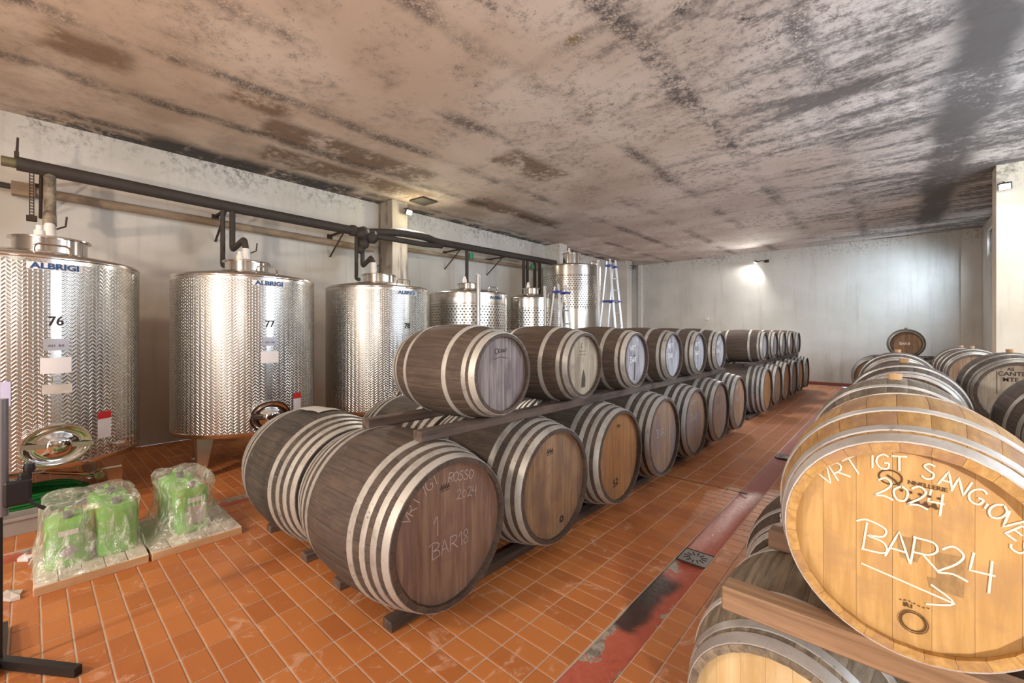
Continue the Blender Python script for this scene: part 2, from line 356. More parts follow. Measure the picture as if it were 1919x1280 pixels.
MAT['sky_pane'] = emis('daylight_window_pane', (0.72, 0.88, 1.0), 0.9)
MAT['sky_pane2'] = emis('daylight_doorway', (0.80, 0.90, 1.0), 1.2)

# ------------------------------------------------------------------ mesh helpers
def tag(o, label=None, cat=None, group=None, kind=None):
    if label: o['label'] = label
    if cat: o['category'] = cat
    if group: o['group'] = group
    if kind: o['kind'] = kind
    return o
def link(name, data, parent=None, loc=None, rot=None):
    o = bpy.data.objects.new(name, data); COL.objects.link(o)
    if parent: o.parent = parent
    if loc is not None: o.location = loc
    if rot is not None: o.rotation_euler = rot
    return o
def empty(name, loc=(0, 0, 0), rz=0, label=None, cat=None, group=None, parent=None):
    o = link(name, None, parent, loc, (0, 0, rz)); o.empty_display_size = 0.1
    return tag(o, label, cat, group)
class MB:
    def __init__(s): s.v = []; s.f = []; s.uv = []; s.r = []; s.hasuv = False
    def add(s, v, f, uv=None, r=0.0, T=None):
        b = len(s.v)
        if T is not None: v = [tuple(T @ Vector(p)) for p in v]
        s.v += [tuple(p) for p in v]; s.f += [tuple(i + b for i in q) for q in f]; s.r += [r] * len(f)
        s.uv += (uv if uv else [(0, 0)] * len(v))
        if uv: s.hasuv = True
        return s
    def box(s, c, d, ch=0.0, T=None, r=0.0):
        x, y, z = c; a, b, h = d[0] / 2, d[1] / 2, d[2] / 2
        if ch <= 0:
            v = [(x + i * a, y + j * b, z + k * h) for k in (-1, 1) for j in (-1, 1) for i in (-1, 1)]
            f = [(0, 2, 3, 1), (4, 5, 7, 6), (0, 1, 5, 4), (2, 6, 7, 3), (0, 4, 6, 2), (1, 3, 7, 5)]
            return s.add(v, f, None, r, T)
        bm = bmesh.new(); bmesh.ops.create_cube(bm, size=1)
        bmesh.ops.scale(bm, vec=d, verts=bm.verts); bmesh.ops.bevel(bm, geom=bm.edges[:], offset=ch, segments=1, affect='EDGES', profile=0.5)
        bmesh.ops.translate(bm, vec=c, verts=bm.verts); bm.verts.index_update()
        s.add([tuple(q.co) for q in bm.verts], [tuple(q.index for q in f.verts) for f in bm.faces], None, r, T); bm.free(); return s
    def lathe(s, prof, n=32, T=None, cap=False, r=0.0, a0=0.0, a1=2 * PI, uvr=None):
        """prof: list of (radius, z) about z"""
        full = abs(a1 - a0 - 2 * PI) < 1e-6
        cols = n if (full and not uvr) else n + 1
        v = []; f = []; uv = [] if uvr else None; k = len(prof)
        for i in range(cols):
            a = a0 + (a1 - a0) * i / n
            for (rr, z) in prof:
                v.append((rr * math.cos(a), rr * math.sin(a), z))
                if uvr: uv.append((a * uvr, z))
        for i in range(n):
            j = (i + 1) % cols
            for q in range(k - 1): f.append((i * k + q, j * k + q, j * k + q + 1, i * k + q + 1))
        if cap:
            f.append(tuple(i * k for i in range(cols))[::-1]); f.append(tuple(i * k + k - 1 for i in range(cols)))
        return s.add(v, f, uv, r, T)
    def tube(s, pts, rad, n=10, cap=True, r=0.0):
        pts = [Vector(p) for p in pts]; m_ = len(pts); v = []; f = []
        rads = rad if isinstance(rad, (list, tuple)) else [rad] * m_
        t0 = (pts[1] - pts[0]).normalized(); up = Vector((0, 0, 1)) if abs(t0.z) < 0.9 else Vector((1, 0, 0))
        nrm = t0.cross(up).normalized()
        for i, p in enumerate(pts):
            t = ((pts[min(i + 1, m_ - 1)] - pts[max(i - 1, 0)])).normalized()
            nrm = (nrm - t * nrm.dot(t)).normalized(); bn = t.cross(nrm)
            for q in range(n):
                a = 2 * PI * q / n; v.append(tuple(p + (nrm * math.cos(a) + bn * math.sin(a)) * rads[i]))
        for i in range(m_ - 1):
            for q in range(n): f.append((i * n + q, i * n + (q + 1) % n, (i + 1) * n + (q + 1) % n, (i + 1) * n + q))
        if cap: f.append(tuple(range(n))[::-1]); f.append(tuple((m_ - 1) * n + q for q in range(n)))
        return s.add(v, f, None, r)
    def mesh(s, name, mat, smooth=None, ang=35):
        me = bpy.data.meshes.new(name); me.from_pydata(s.v, [], s.f)
        if mat: me.materials.append(mat)
        if s.hasuv:
            ul = me.uv_layers.new(name='UVMap')
            for lp in me.loops: ul.data[lp.index].uv = s.uv[lp.vertex_index]
        if any(s.r):
            at = me.attributes.new('rnd', 'FLOAT', 'FACE'); at.data.foreach_set('value', s.r)
        if smooth:
            me.shade_smooth(); me.set_sharp_from_angle(angle=math.radians(ang))
        me.update(); return me
    def obj(s, name, mat, parent=None, smooth=None, loc=None, rot=None, ang=35):
        return link(name, s.mesh(name, mat, smooth, ang), parent, loc, rot)
def arc(p0, p1, p2, n=5):
    p0, p1, p2 = map(Vector, (p0, p1, p2))
    return [tuple(p0 * (1 - t) ** 2 + p1 * 2 * t * (1 - t) + p2 * t * t) for t in [i / n for i in range(n + 1)]]
def bent(pts, rad=0.1, n=5):
    """polyline with rounded corners"""
    out = [tuple(pts[0])]
    for a, b, c in zip(pts[:-2], pts[1:-1], pts[2:]):
        a, b, c = map(Vector, (a, b, c)); u = (a - b); w = (c - b)
        r = min(rad, u.length * 0.49, w.length * 0.49)
        out += arc(b + u.normalized() * r, b, b + w.normalized() * r, n)
    out.append(tuple(pts[-1])); return out

# ------------------------------------------------------------------ stroke lettering (chalk) and printed lettering
G = {'V': [[(0, 1), (.35, 0), (.75, 1)]], 'R': [[(0, 0), (.05, 1)], [(0, .95), (.5, .95), (.6, .7), (.4, .5), (.05, .45)], [(.25, .47), (.7, 0)]],
     'T': [[(0, .95), (.8, 1)], [(.4, .97), (.35, 0)]], 'I': [[(.2, 0), (.25, .9)], [(.18, 1.2), (.30, 1.22)]], 'i': [[(.15, 0), (.15, .35)]],
     'G': [[(.7, .85), (.45, 1), (.15, .8), (.05, .4), (.25, .05), (.6, .05), (.7, .4), (.45, .42)]],
     'S': [[(.6, .9), (.3, 1), (.1, .8), (.3, .58), (.55, .4), (.5, .1), (.2, 0), (0, .15)]], 'A': [[(0, 0), (.3, 1), (.65, 0)], [(.12, .35), (.55, .35)]],
     'N': [[(0, 0), (.05, 1), (.55, 0), (.65, 1)]], 'O': [[(.35, 1), (.08, .75), (.05, .3), (.3, 0), (.6, .2), (.65, .7), (.35, 1)]],
     'E': [[(.6, .95), (.1, .9), (.05, 0), (.6, .05)], [(.08, .48), (.5, .5)]], 'B': [[(.05, 0), (.1, 1)], [(-.2, .95), (.1, 1.1), (.6, .95), (.55, .65), (.15, .55), (.6, .45), (.65, .1), (.0, 0)]],
     'C': [[(.6, .85), (.3, 1), (.05, .6), (.1, .15), (.4, 0), (.65, .15)]], 'M': [[(0, 0), (.1, 1), (.35, .4), (.6, 1), (.7, 0)]], 'K': [[(.05, 0), (.05, 1)], [(.6, 1), (.08, .5), (.65, 0)]],
     '2': [[(.05, .8), (.3, 1), (.55, .8), (.4, .45), (0, .02), (.35, .1), (.7, 0)]], '0': [[(.3, .8), (.05, .5), (.2, .1), (.5, .15), (.55, .6), (.3, .8)]],
     '4': [[(.1, 1), (.05, .4), (.6, .45)], [(.5, .9), (.5, -.15)]], '1': [[(0, .7), (.25, 1), (.25, 0)]], '8': [[(.3, .5), (.1, .75), (.3, 1), (.5, .75), (.1, .25), (.3, 0), (.5, .25), (.3, .5)]],
     '6': [[(.5, 1), (.1, .5), (.2, 0), (.55, .2), (.3, .5), (.1, .35)]], '>': [[(0, .3), (1, .0)], [(.78, .2), (1, 0), (.7, -.1)]], ' ': []}
def stroke(mb, pts, w, eps=0.0):
    """flat ribbon in the (a,b) plane, given as local YZ at x=eps"""
    P = [Vector(p) for p in pts]
    eps += 0.00012 * (len(mb.f) % 97) / 4
    L = []
    for i, p in enumerate(P):
        d = (P[min(i + 1, len(P) - 1)] - P[max(i - 1, 0)]).normalized(); nn = Vector((-d.y, d.x)) * w / 2
        L += [(eps, p.x + nn.x, p.y + nn.y), (eps, p.x - nn.x, p.y - nn.y)]
    mb.add(L, [(2 * i, 2 * i + 1, 2 * i + 3, 2 * i + 2) for i in range(len(P) - 1)])
def write(mb, text, x, y, h, w=0.006, slope=0.0, adv=0.85, eps=0.0, angs=None, pos=None):
    for i, ch in enumerate(text):
        a = slope if angs is None else angs[i]
        px, py = (x, y) if pos is None else pos[i]
        for st in G.get(ch, []):
            pts = []; e_ = [st[0]] + list(st) + [st[-1]]; sharp = ch in 'VAMNTKE4'
            for k in range(1, len(e_) - 2):
                for q in range(4):
                    t = q / 4
                    if sharp: pts.append(tuple(e_[k][c] * (1 - t) + e_[k + 1][c] * t for c in (0, 1)))
                    else: pts.append(tuple(0.5 * (2 * e_[k][c] + (e_[k + 1][c] - e_[k - 1][c]) * t + (2 * e_[k - 1][c] - 5 * e_[k][c] + 4 * e_[k + 1][c] - e_[k + 2][c]) * t * t + (3 * e_[k][c] - e_[k - 1][c] - 3 * e_[k + 1][c] + e_[k + 2][c]) * t ** 3) for c in (0, 1)))
            pts.append(st[-1])
            stroke(mb, [(px + (u * math.cos(a) - v * math.sin(a)) * h, py + (u * math.sin(a) + v * math.cos(a)) * h) for u, v in pts], w, eps)
        x += adv * h * math.cos(a) * (0.45 if ch in 'iI1' else 1); y += adv * h * math.sin(a)
    return mb
def ring(mb, cx, cy, r, w, n=20, eps=0.0, e=1.0):
    stroke(mb, [(cx + r * math.cos(2 * PI * i / n), cy + r * e * math.sin(2 * PI * i / n)) for i in range(n + 1)], w, eps)
def font_mesh(text, size, bold=0.0, sx=1.0):
    cu = bpy.data.curves.new('t', 'FONT'); cu.body = text; cu.size = size; cu.align_x = 'CENTER'; cu.offset = bold; cu.resolution_u = 3
    o = bpy.data.objects.new('t', cu); me = bpy.data.meshes.new_from_object(o)
    v = [(p.co.x * sx, p.co.y) for p in me.vertices]; f = [tuple(p.vertices) for p in me.polygons]
    bpy.data.objects.remove(o); bpy.data.curves.remove(cu); bpy.data.meshes.remove(me)
    return v, f

# ------------------------------------------------------------------ the setting
CZ = 4.55; XL = -8.5; YF = 17.15; XR = 4.5; YN = -4.5
def slab(name, c, d, mat, parent=None, ch=0.0):
    o = MB().box(c, d, ch).obj(name, mat, parent)
    if parent is None: o['kind'] = 'structure'
    return o
slab('ceiling', ((XL + XR) / 2, (YN + YF) / 2, CZ + 0.1), (XR - XL + .4, YF - YN + .4, 0.2), MAT['ceiling'])
slab('wall_left', (XL - 0.1, (YN + YF) / 2, CZ / 2), (0.2, YF - YN, CZ), MAT['wall'])
slab('wall_far', ((XL + 1.75) / 2, YF + 0.1, CZ / 2), (1.75 - XL + 0.4, 0.2, CZ), MAT['wall_far'])
def wall_with_holes(name, X0, y0, y1, holes, mat, axis='x', th=0.2):
    """wall in the plane x=X0 (axis x) or y=X0 between y0..y1 with rectangular holes (a0,a1,z0,z1)"""
    mb = MB(); ys = sorted({y0, y1} | {h[0] for h in holes} | {h[1] for h in holes}); zs = sorted({0, CZ} | {h[2] for h in holes} | {h[3] for h in holes})
    for a, b in zip(ys[:-1], ys[1:]):
        for c, d in zip(zs[:-1], zs[1:]):
            if any(h[0] <= a and b <= h[1] and h[2] <= c and d <= h[3] for h in holes): continue
            if axis == 'x': mb.box((X0 + th / 2, (a + b) / 2, (c + d) / 2), (th, b - a, d - c))
            else: mb.box(((a + b) / 2, X0 + th / 2, (c + d) / 2), (b - a, th, d - c))
    o = mb.obj(name, mat); o['kind'] = 'structure'; return o
wall_with_holes('wall_right', 1.75, 11.3, YF, [(14.85, 16.2, 3.66, 4.30)], MAT['wall'])
wall_with_holes('wall_right_near', XR, YN, 11.1, [(3.8, 7.4, 0.1, 3.4), (6.7, 9.9, 3.45, 4.25)], MAT['wall_cream'])
wall_with_holes('wall_near', YN - 0.2, XL, XR, [(-2.9, 0.7, 0.1, 3.6)], MAT['wall'], 'y')
slab('wall_pier_right', ((1.28 + XR) / 2, 11.1, CZ / 2), (XR - 1.28, 0.4, CZ), MAT['wall_cream'])
def opening(name, c, d, pane, n=2):
    o = MB().box(c, d).obj(name, pane); o['kind'] = 'structure'
    return o
def door(name, cx, cy, cz, w, h, ax):
    e = empty(name, (cx, cy, cz - h / 2)); e['kind'] = 'structure'
    f = MB()
    for s_ in (-1, 0, 1):
        f.box((0, s_ * (w / 2 - 0.04) if ax == 'x' else 0, h / 2) if ax == 'x' else (s_ * (w / 2 - 0.04), 0, h / 2), (0.08, 0.08, h))
    for k in (0.04, h - 0.04):
        f.box((0, 0, k), (0.07, w, 0.08) if ax == 'x' else (w, 0.07, 0.08))
    f.obj('door_frame', MAT['grey_tube'], e)
    return e
door('door_1', 4.60, 5.6, 1.75, 3.6, 3.3, 'x'); door('door_2', -1.1, -4.6, 1.85, 3.6, 3.5, 'y')
w2 = empty('window_2', (4.6, 8.3, 3.45)); w2['kind'] = 'structure'
MB().box((0, 0, 0.4), (0.02, 3.2, 0.8)).obj('pane', MAT['sky_pane'], w2)
w1 = empty('window_1', (1.85, 15.52, 3.66)); w1['kind'] = 'structure'
MB().box((0, 0, 0.32), (0.02, 1.35, 0.62)).obj('pane', MAT['sky_pane'], w1)
fr = MB()
for y_ in (-.66, 0, .66): fr.box((-.02, y_, .32), (.05, .04, .64))
for z_ in (.02, .62): fr.box((-.02, 0, z_), (.05, 1.35, .04))
fr.obj('window_frame', MAT['grey_tube'], w1)
# piers on the left wall
for i, (y0, y1, xf) in enumerate([(5.11, 5.50, -7.95), (11.16, 11.56, -7.92), (15.6, 16.0, -7.85)]):
    o = MB().box(((XL + xf) / 2, (y0 + y1) / 2, CZ / 2), (xf - XL, y1 - y0, CZ), 0.01).obj('wall_pier', MAT['pier'] if i == 0 else MAT['wall'])
    o['kind'] = 'structure'
o = MB().box((-8.0, YF - 0.06, CZ / 2), (0.16, 0.12, CZ), 0.005).obj('trim_1', MAT['white_plastic']); o['kind'] = 'structure'
o = MB().box((1.55, YF - 0.04, CZ / 2), (0.40, 0.08, CZ), 0.004).obj('trim_2', MAT['wall']); o['kind'] = 'structure'
o = MB().box((-3.5, YF - 0.012, 0.055), (9.8, 0.024, 0.11), 0.004).obj('baseboard_far', plain('red_skirting', (0.20, 0.05, 0.03), 0.6)); o['kind'] = 'structure'
# floor: bedding slab, drain channels, tiles
CH = [(-5.17, -4.94), (-1.252, -1.035)]
floor = MB()
xs = [XL, CH[0][0], CH[0][1], CH[1][0], CH[1][1], XR]
for a, b in ((xs[0], xs[1]), (xs[2], xs[3]), (xs[4], xs[5])):
    floor.box(((a + b) / 2, (YN + YF) / 2, -0.054), (b - a, YF - YN, 0.10))
floor = floor.obj('floor', MAT['grout']); floor['kind'] = 'structure'
for a, b in CH:
    mb = MB(); n = 60; v = []; f = []
    for i in range(n + 1):
        y = YN + (YF - YN) * i / n
        for j in range(5):
            x = a + (b - a) * j / 4; z = -0.028 + 0.006 * math.sin(y * 5 + j) + (0.016 if j in (0, 4) else 0)
            v.append((x, y, z))
    for i in range(n):
        for j in range(4): f.append((i * 5 + j, i * 5 + j + 1, (i + 1) * 5 + j + 1, (i + 1) * 5 + j))
    mb.add(v, f); mb.obj('drain_channel', MAT['redpaint'], floor, True)
TX, TY = 0.2393, 0.1201
cells = []
xe = [-1.376 + TX * k for k in range(-30, 26)]
for x0 in xe:
    seg = [(max(x0, XL), min(x0 + TX, XR))]
    for a, b in CH:
        ns = []
        for p, q in seg:
            if q <= a or p >= b: ns.append((p, q)); continue
            if p < a: ns.append((p, a - 0.002))
            if q > b: ns.append((b + 0.002, q))
        seg = ns
    for p, q in seg:
        if q - p < 0.03: continue
        k = int(math.floor((YN - 0.046) / TY)) + 1
        while 0.046 + TY * (k + 1) < YF:
            cells.append((p, q, 0.046 + TY * k, 0.046 + TY * (k + 1))); k += 1
ca = math.atan(718 / 806.0); FX, FY = -math.sin(ca), math.cos(ca)
def px(x, y, z=0.0):
    d = x * FX + y * FY
    if d < 0.3: return None
    return (960 + 806 * (x * FY - y * FX) / d, 623 + 806 * (H - z) / d, d)
def score(c):
    x = (c[0] + c[1]) / 2; y = (c[2] + c[3]) / 2; q = px(x, y)
    if q is None or not (-20 < q[0] < 1940 and q[1] < 1300): return 0
    if -4.3 < x < -2.0 and 1.45 < y < 9: return 0
    if x > -0.72 and y > 1.2: return 0
    if x > -1.6 and y < 1.2: return 1e-6
    if -4.95 < x < -4.2 and 0.0 < y < 1.2: return 0
    return (c[1] - c[0]) / q[2] ** 3
cells.sort(key=score, reverse=True)
G_ = 0.0042
def tile_geo(mb, w, d, cx=0, cy=0, z=0.0, r=0.0):
    a, b = w / 2 - G_, d / 2 - G_; c = 0.004
    v = [(cx + i * a, cy + j * b, z - 0.012) for j in (-1, 1) for i in (-1, 1)] + [(cx + i * a, cy + j * b, z - 0.0015) for j in (-1, 1) for i in (-1, 1)] + \
        [(cx + i * (a - c), cy + j * (b - c), z) for j in (-1, 1) for i in (-1, 1)]
    f = [(8, 9, 11, 10)]
    for o in (0, 4): f += [(o, o + 1, o + 5, o + 4), (o + 1, o + 3, o + 7, o + 5), (o + 3, o + 2, o + 6, o + 7), (o + 2, o, o + 4, o + 6)]
    mb.add(v, f, None, r)
tm = {}
for i, c in enumerate(cells[:300]):
    w, d = round(c[1] - c[0], 4), round(c[3] - c[2], 4)
    if (w, d) not in tm:
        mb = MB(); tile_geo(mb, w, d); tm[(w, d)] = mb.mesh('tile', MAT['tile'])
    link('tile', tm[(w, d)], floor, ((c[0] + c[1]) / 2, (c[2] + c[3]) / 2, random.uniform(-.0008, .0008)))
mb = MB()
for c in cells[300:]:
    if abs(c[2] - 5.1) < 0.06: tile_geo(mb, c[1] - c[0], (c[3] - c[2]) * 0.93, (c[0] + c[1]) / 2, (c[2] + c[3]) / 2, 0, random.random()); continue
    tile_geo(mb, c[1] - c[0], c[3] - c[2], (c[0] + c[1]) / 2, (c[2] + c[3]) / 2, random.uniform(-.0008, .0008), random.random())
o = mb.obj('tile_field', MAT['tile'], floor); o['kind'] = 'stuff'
o = MB().box(((-1.252 - 2.0) / 2, 5.09, -0.002), (0.9, 0.012, 0.008)).obj('expansion_joint', MAT['grout_dark'], floor)
# drain grates
def grate(x, y, label):
    t = empty('drain_grate', (x, y, -0.012), 0, label, 'drain grate', 'drain grates in the red channel')
    mb = MB(); a = 0.105; n = 24
    # plate with radial slots: ring sectors
    mb.box((0, 0, 0), (2 * a, 2 * a, 0.008), 0.002); mb.obj('plate', plain('worn_steel_grate', (0.30, 0.29, 0.28), 0.45, 0.6, 0.35), t)
    sl = MB()
    for k in range(12):
        T = Matrix.Rotation(2 * PI * k / 12, 4, 'Z'); sl.box((0.062, 0, 0.0045), (0.045, 0.010, 0.002), 0, T)
    sl.obj('slots', MAT['grout_dark'], t)
    mb = MB()
    for k in range(4):
        T = Matrix.Rotation(PI / 2 * k, 4, 'Z'); mb.box((a + 0.002, 0, 0.002), (0.006, 2 * a, 0.010), 0, T)
    mb.obj('frame', MAT['rust'], t)
    return t
grate(-1.143, 3.40, 'round-slotted steel drain grate in the red channel beside the black patch')
grate(-1.143, 6.98, 'steel drain grate further up the red channel towards the far wall')

# ------------------------------------------------------------------ barrels
SIZES = {'cask': (1.12, 0.515, 0.43, 32, 0.030), 'barrique': (0.95, 0.35, 0.28, 28, 0.024)}
HOOPS = {'cask': [(0.0, 0.050), (0.085, 0.125), (0.165, 0.205), (0.262, 0.310)],
         'barrique': [(0.0, 0.048), (0.072, 0.104), (0.232, 0.270)]}
def rad(size, x):
    L, R, r = SIZES[size][:3]; t = 2 * x / L; return r + (R - r) * (1 - abs(t) ** 2.1)
CACHE = {}
def cached(key, fn):
    if key not in CACHE: CACHE[key] = fn()
    return CACHE[key]
def stave_geo(mb, size, mat, a0=0.0, r=0.0, zc=0.0, segs=9):
    L, R, rr, n, th = SIZES[size]; da = 2 * PI / n
    offs = [(-0.495, -0.0016), (-0.43, 0), (0.43, 0), (0.495, -0.0016)]
    v = []; f = []; X_ = [-L / 2 + L * i / segs for i in range(segs + 1)]
    for x in X_:
        R_ = rad(size, x)
        for o, dz in offs:
            a = a0 + o * da; q = R_ + dz; v.append((x, q * math.sin(a), zc + q * math.cos(a)))
        for o in (-0.495, 0.495):
            a = a0 + o * da; q = R_ - th; v.append((x, q * math.sin(a), zc + q * math.cos(a)))
    for i in range(segs):
        b, c = i * 6, (i + 1) * 6
        f += [(b, b + 1, c + 1, c), (b + 1, b + 2, c + 2, c + 1), (b + 2, b + 3, c + 3, c + 2)]
        if i in (0, segs - 1): f += [(b + 5, b + 4, c + 4, c + 5)]
    e = segs * 6
    f += [(0, 4, 5, 3, 2, 1), (e, e + 1, e + 2, e + 3, e + 5, e + 4)]
    mb.add(v, f, None, r)
def hoop_mesh(size, x0, x1, mat):
    th = 0.0035; mb = MB(); p = []
    xa = min(x0, x1); xb = max(x0, x1)
    p = [(rad(size, xa) - 0.001, xa), (rad(size, xa) + th, xa), (rad(size, (xa + xb) / 2) + th + .0006, (xa + xb) / 2), (rad(size, xb) + th, xb), (rad(size, xb) - 0.001, xb)]
    mb.lathe(p, 56, Matrix.Rotation(PI / 2, 4, 'Y'))
    # riveted lap
    a = 2.2
    for k in (0, 1):
        T = Matrix.Rotation(a + 0.05 * k, 4, 'X') @ Matrix.Translation((0, 0, rad(size, (xa + xb) / 2) + th))
        mb.box(((xa + xb) / 2, 0, 0.002), (0.010, 0.010, 0.004), 0, T)
    return mb.mesh('hoop', mat, True)
def head_planks(size, n):
    L, R, rr, _, th = SIZES[size]; r = rad(size, L / 2 - 0.04) - th + 0.002; out = []; w = 2 * r / n
    for i in range(n):
        a, b = -r + i * w + 0.0003, -r + (i + 1) * w - 0.0003; out.append((a, b, r))
    return out
def plank_geo(mb, a, b, r, x, th=0.016, rnd=0.0, zc=0.0):
    """plank from y=a..b clipped to a circle of radius r; faces +x at x"""
    k = 5; top = []
    for i in range(k + 1):
        y = a + (b - a) * i / k; z = math.sqrt(max(0, r * r - min(y * y, r * r))); top.append((y, z))
    pts = top + [(y, -z) for y, z in top[::-1]]
    v = [(x, y, z + zc) for y, z in pts] + [(x - th, y, z + zc) for y, z in pts]; n = len(pts)
    f = [tuple(range(n))[::-1], tuple(range(n, 2 * n))] + [(i, (i + 1) % n, n + (i + 1) % n, n + i) for i in range(n)]
    mb.add(v, f, None, rnd)
def barrel(label, size, loc, rz, stave='stave_dark', head='head_brown', hoop='hoop', detail=False, bung=False, group=None, roll=0.0, chime=None, extra=None, name='wine_barrel'):
    L, R, rr, n, th = SIZES[size]; sm, hm, om = MAT[stave], MAT[head], MAT[hoop]
    t = empty(name, loc, rz, label, 'barrel', group)
    rnd = random.Random(hash((round(loc[0], 2), round(loc[1], 2))) & 0xffff)
    if detail:
        me = cached(('st', size, stave), lambda: (lambda m_: (stave_geo(m_, size, sm), m_.mesh('stave', sm, True, 40))[1])(MB()))
        for k in range(n): link('stave', me, t, (0, 0, R), (roll + 2 * PI * k / n, 0, 0))
    else:
        def mk():
            m_ = MB()
            for k in range(n): stave_geo(m_, size, sm, 2 * PI * k / n, random.random(), 0, 7)
            return m_.mesh('staves', sm, True, 40)
        link('staves', cached(('sts', size, stave), mk), t, (0, 0, R), (roll, 0, 0))
    for (a, b) in HOOPS[size]:
        for s_ in (-1, 1):
            x0, x1 = s_ * (L / 2 - a - (0.004 if a == 0 else 0)), s_ * (L / 2 - b)
            link('hoop', cached(('h', size, hoop, a, s_), lambda: hoop_mesh(size, x0, x1, om)), t, (0, 0, R), (rnd.random() * 6, 0, 0))
    N = 9 if size == 'cask' else 7
    xh = L / 2 - 0.038
    if detail:
        for i, (a, b, r) in enumerate(head_planks(size, N)):
            def mk():
                m_ = MB(); plank_geo(m_, a, b, r, 0, rnd=0.0); return m_.mesh('head_plank', hm)
            link('head_plank', cached(('hp', size, head, i), mk), t, (xh + rnd.uniform(-.0005, .0005), 0, R))
    else:
        def mk():
            m_ = MB()
            for (a, b, r) in head_planks(size, N): plank_geo(m_, a, b, r, 0, rnd=random.random())
            return m_.mesh('head', hm)
        link('head', cached(('hd', size, head), mk), t, (xh, 0, R))
    def mkb():
        m_ = MB()
        for (a, b, r) in head_planks(size, N): plank_geo(m_, a, b, r, 0, rnd=random.random())
        return m_.mesh('rear_head', MAT['head_brown'])
    link('rear_head', cached(('hb', size), mkb), t, (-xh + 0.016, 0, R))
    if bung:
        def mk2():
            return MB().lathe([(0.0, -0.01), (0.026, -0.01), (0.030, 0.030), (0.0, 0.031)], 18).mesh('bung', MAT['cork'], True)
        link('bung', cached('bung', mk2), t, (0, 0, 2 * R - 0.002))
    return t
def face_x(size): return SIZES[size][0] / 2 - 0.038 + 0.0022
# ---- left stack
CX = -1.93 - 0.56; ZC = 0.034
LY = [1.655, 2.695, 3.735, 4.775, 5.815, 6.855, 7.895]
ords = ['nearest', 'second', 'third', 'fourth', 'fifth', 'sixth', 'seventh']
LH = ['head_brown', 'head_tan', 'head_orange', 'head_mixed', 'head_mixed', 'head_mixed', 'head_mixed']
LDESC = ['large dark oak cask with chalked red-brown head, nearest in the lower aisle row',
 'second large dark cask of the lower aisle row, plain tan head with small stamp',
 'third large cask of the lower aisle row, brightest orange head',
 'fourth large cask of the lower aisle row, violet-stained head with chalk letters',
 'fifth large cask of the lower aisle row, tan head',
 'sixth large cask of the lower aisle row, brown head with faint chalk',
 'seventh large cask of the lower aisle row, last before the gap']
casks = []
for i, y in enumerate(LY):
    casks.append(barrel(LDESC[i], 'cask', (CX, y, ZC), 0, 'stave_dark', LH[i], 'hoop', detail=i < 4, bung=False, group='large casks in the lower row by the aisle', roll=i * 0.37, name='wine_cask'))
RD = ['blackened large cask with paper on top, at the near corner behind the chalked cask',
 'second cask of the hidden rear lower row, tank side',
 'third cask of the hidden rear lower row, tank side', 'fourth cask of the hidden rear lower row, tank side',
 'fifth cask of the hidden rear lower row, tank side', 'sixth cask of the hidden rear lower row, tank side']
for i in range(6):
    barrel(RD[i], 'cask', (CX - 1.17, LY[i] + 0.0, ZC), PI if i else 0, 'stave_black', 'head_brown', 'hoop', detail=i == 0, group='large casks in the rear lower row by the tanks', roll=i * 0.5, name='wine_cask')
UX = -2.02 - 0.475; UZ = 1.435 - 0.35
UY = [2.19, 3.24, 4.25, 5.26, 6.20, 7.16]
UH = ['head_violet', 'head_pale', 'head_dusty', 'head_dusty', 'head_dusty', 'head_dusty']
UD = ['nearest brown barrel of the upper left row, wine-stained grey violet head',
 'second barrel of the upper left row, pale striped grey head',
 'third barrel of the upper left row, dusty head with dark drip line',
 'fourth barrel of the upper left row, chalk marks on its dusty head',
 'fifth barrel of the upper left row, bluish grey head', 'sixth barrel of the upper left row, last on the near rails']
ups = []
for i, y in enumerate(UY):
    ups.append(barrel(UD[i], 'barrique', (UX, y, UZ), 0, 'stave_brown', UH[i], 'hoop', detail=i < 4, group='small barrels in the upper left row', roll=i * 0.61))
# far part of the left stack
FY_ = [10.03, 11.07, 12.11, 13.15, 14.19, 15.23]
for i, y in enumerate(FY_):
    barrel('%s large cask of the far lower row beyond the gap' % ords[i].replace('nearest', 'first'), 'cask', (CX, y, ZC), 0, 'stave_dark', 'head_tan' if i % 2 else 'head_orange', 'hoop', group='large casks in the far lower row', roll=i * .4, name='wine_cask')
for i, y in enumerate([10.24, 11.28, 12.30, 13.34, 14.42]):
    barrel('%s barrel of the far upper row beyond the gap' % ords[i].replace('nearest', 'first'), 'barrique', (UX, y, UZ), 0, 'stave_brown', 'head_dusty', 'hoop', group='small barrels in the far upper row', roll=i * .7)
# rails of the left stack
def rail(label, x, y0, y1, z0, w, h, mat='rail', seg=1, group=None, axis='y', rot=0.0):
    L = y1 - y0
    mb = MB()
    if axis == 'y': mb.box((0, L / 2, h / 2), (w, L, h), 0.006)
    else: mb.box((L / 2, 0, h / 2), (L, w, h), 0.006)
    o = mb.obj('wooden_rail', MAT[mat], None, None, (x, y0, z0) if axis == 'y' else (y0, x, z0), (0, 0, rot))
    return tag(o, label, 'wooden rail', group)
for x, lab in ((-2.19, 'dark floor rail under the aisle side of the lower casks, its end nearest the camera'), (-2.80, 'second dark floor rail from the aisle, under the near casks'),
               (-3.32, 'third dark floor rail from the aisle, end showing below the cask gap'), (-4.03, 'dark floor rail under the tank side of the blackened cask')):
    rail(lab, x, 1.37, 8.5, 0, 0.09, 0.060, group='floor rails of the left stack')
for x, lab in ((-2.19, 'dark floor rail under the far casks, aisle side'), (-2.80, 'dark floor rail under the far casks, tank side')):
    rail(lab, x, 9.4, 15.8, 0, 0.09, 0.060, group='floor rails of the far stack')
RZ = 1.038
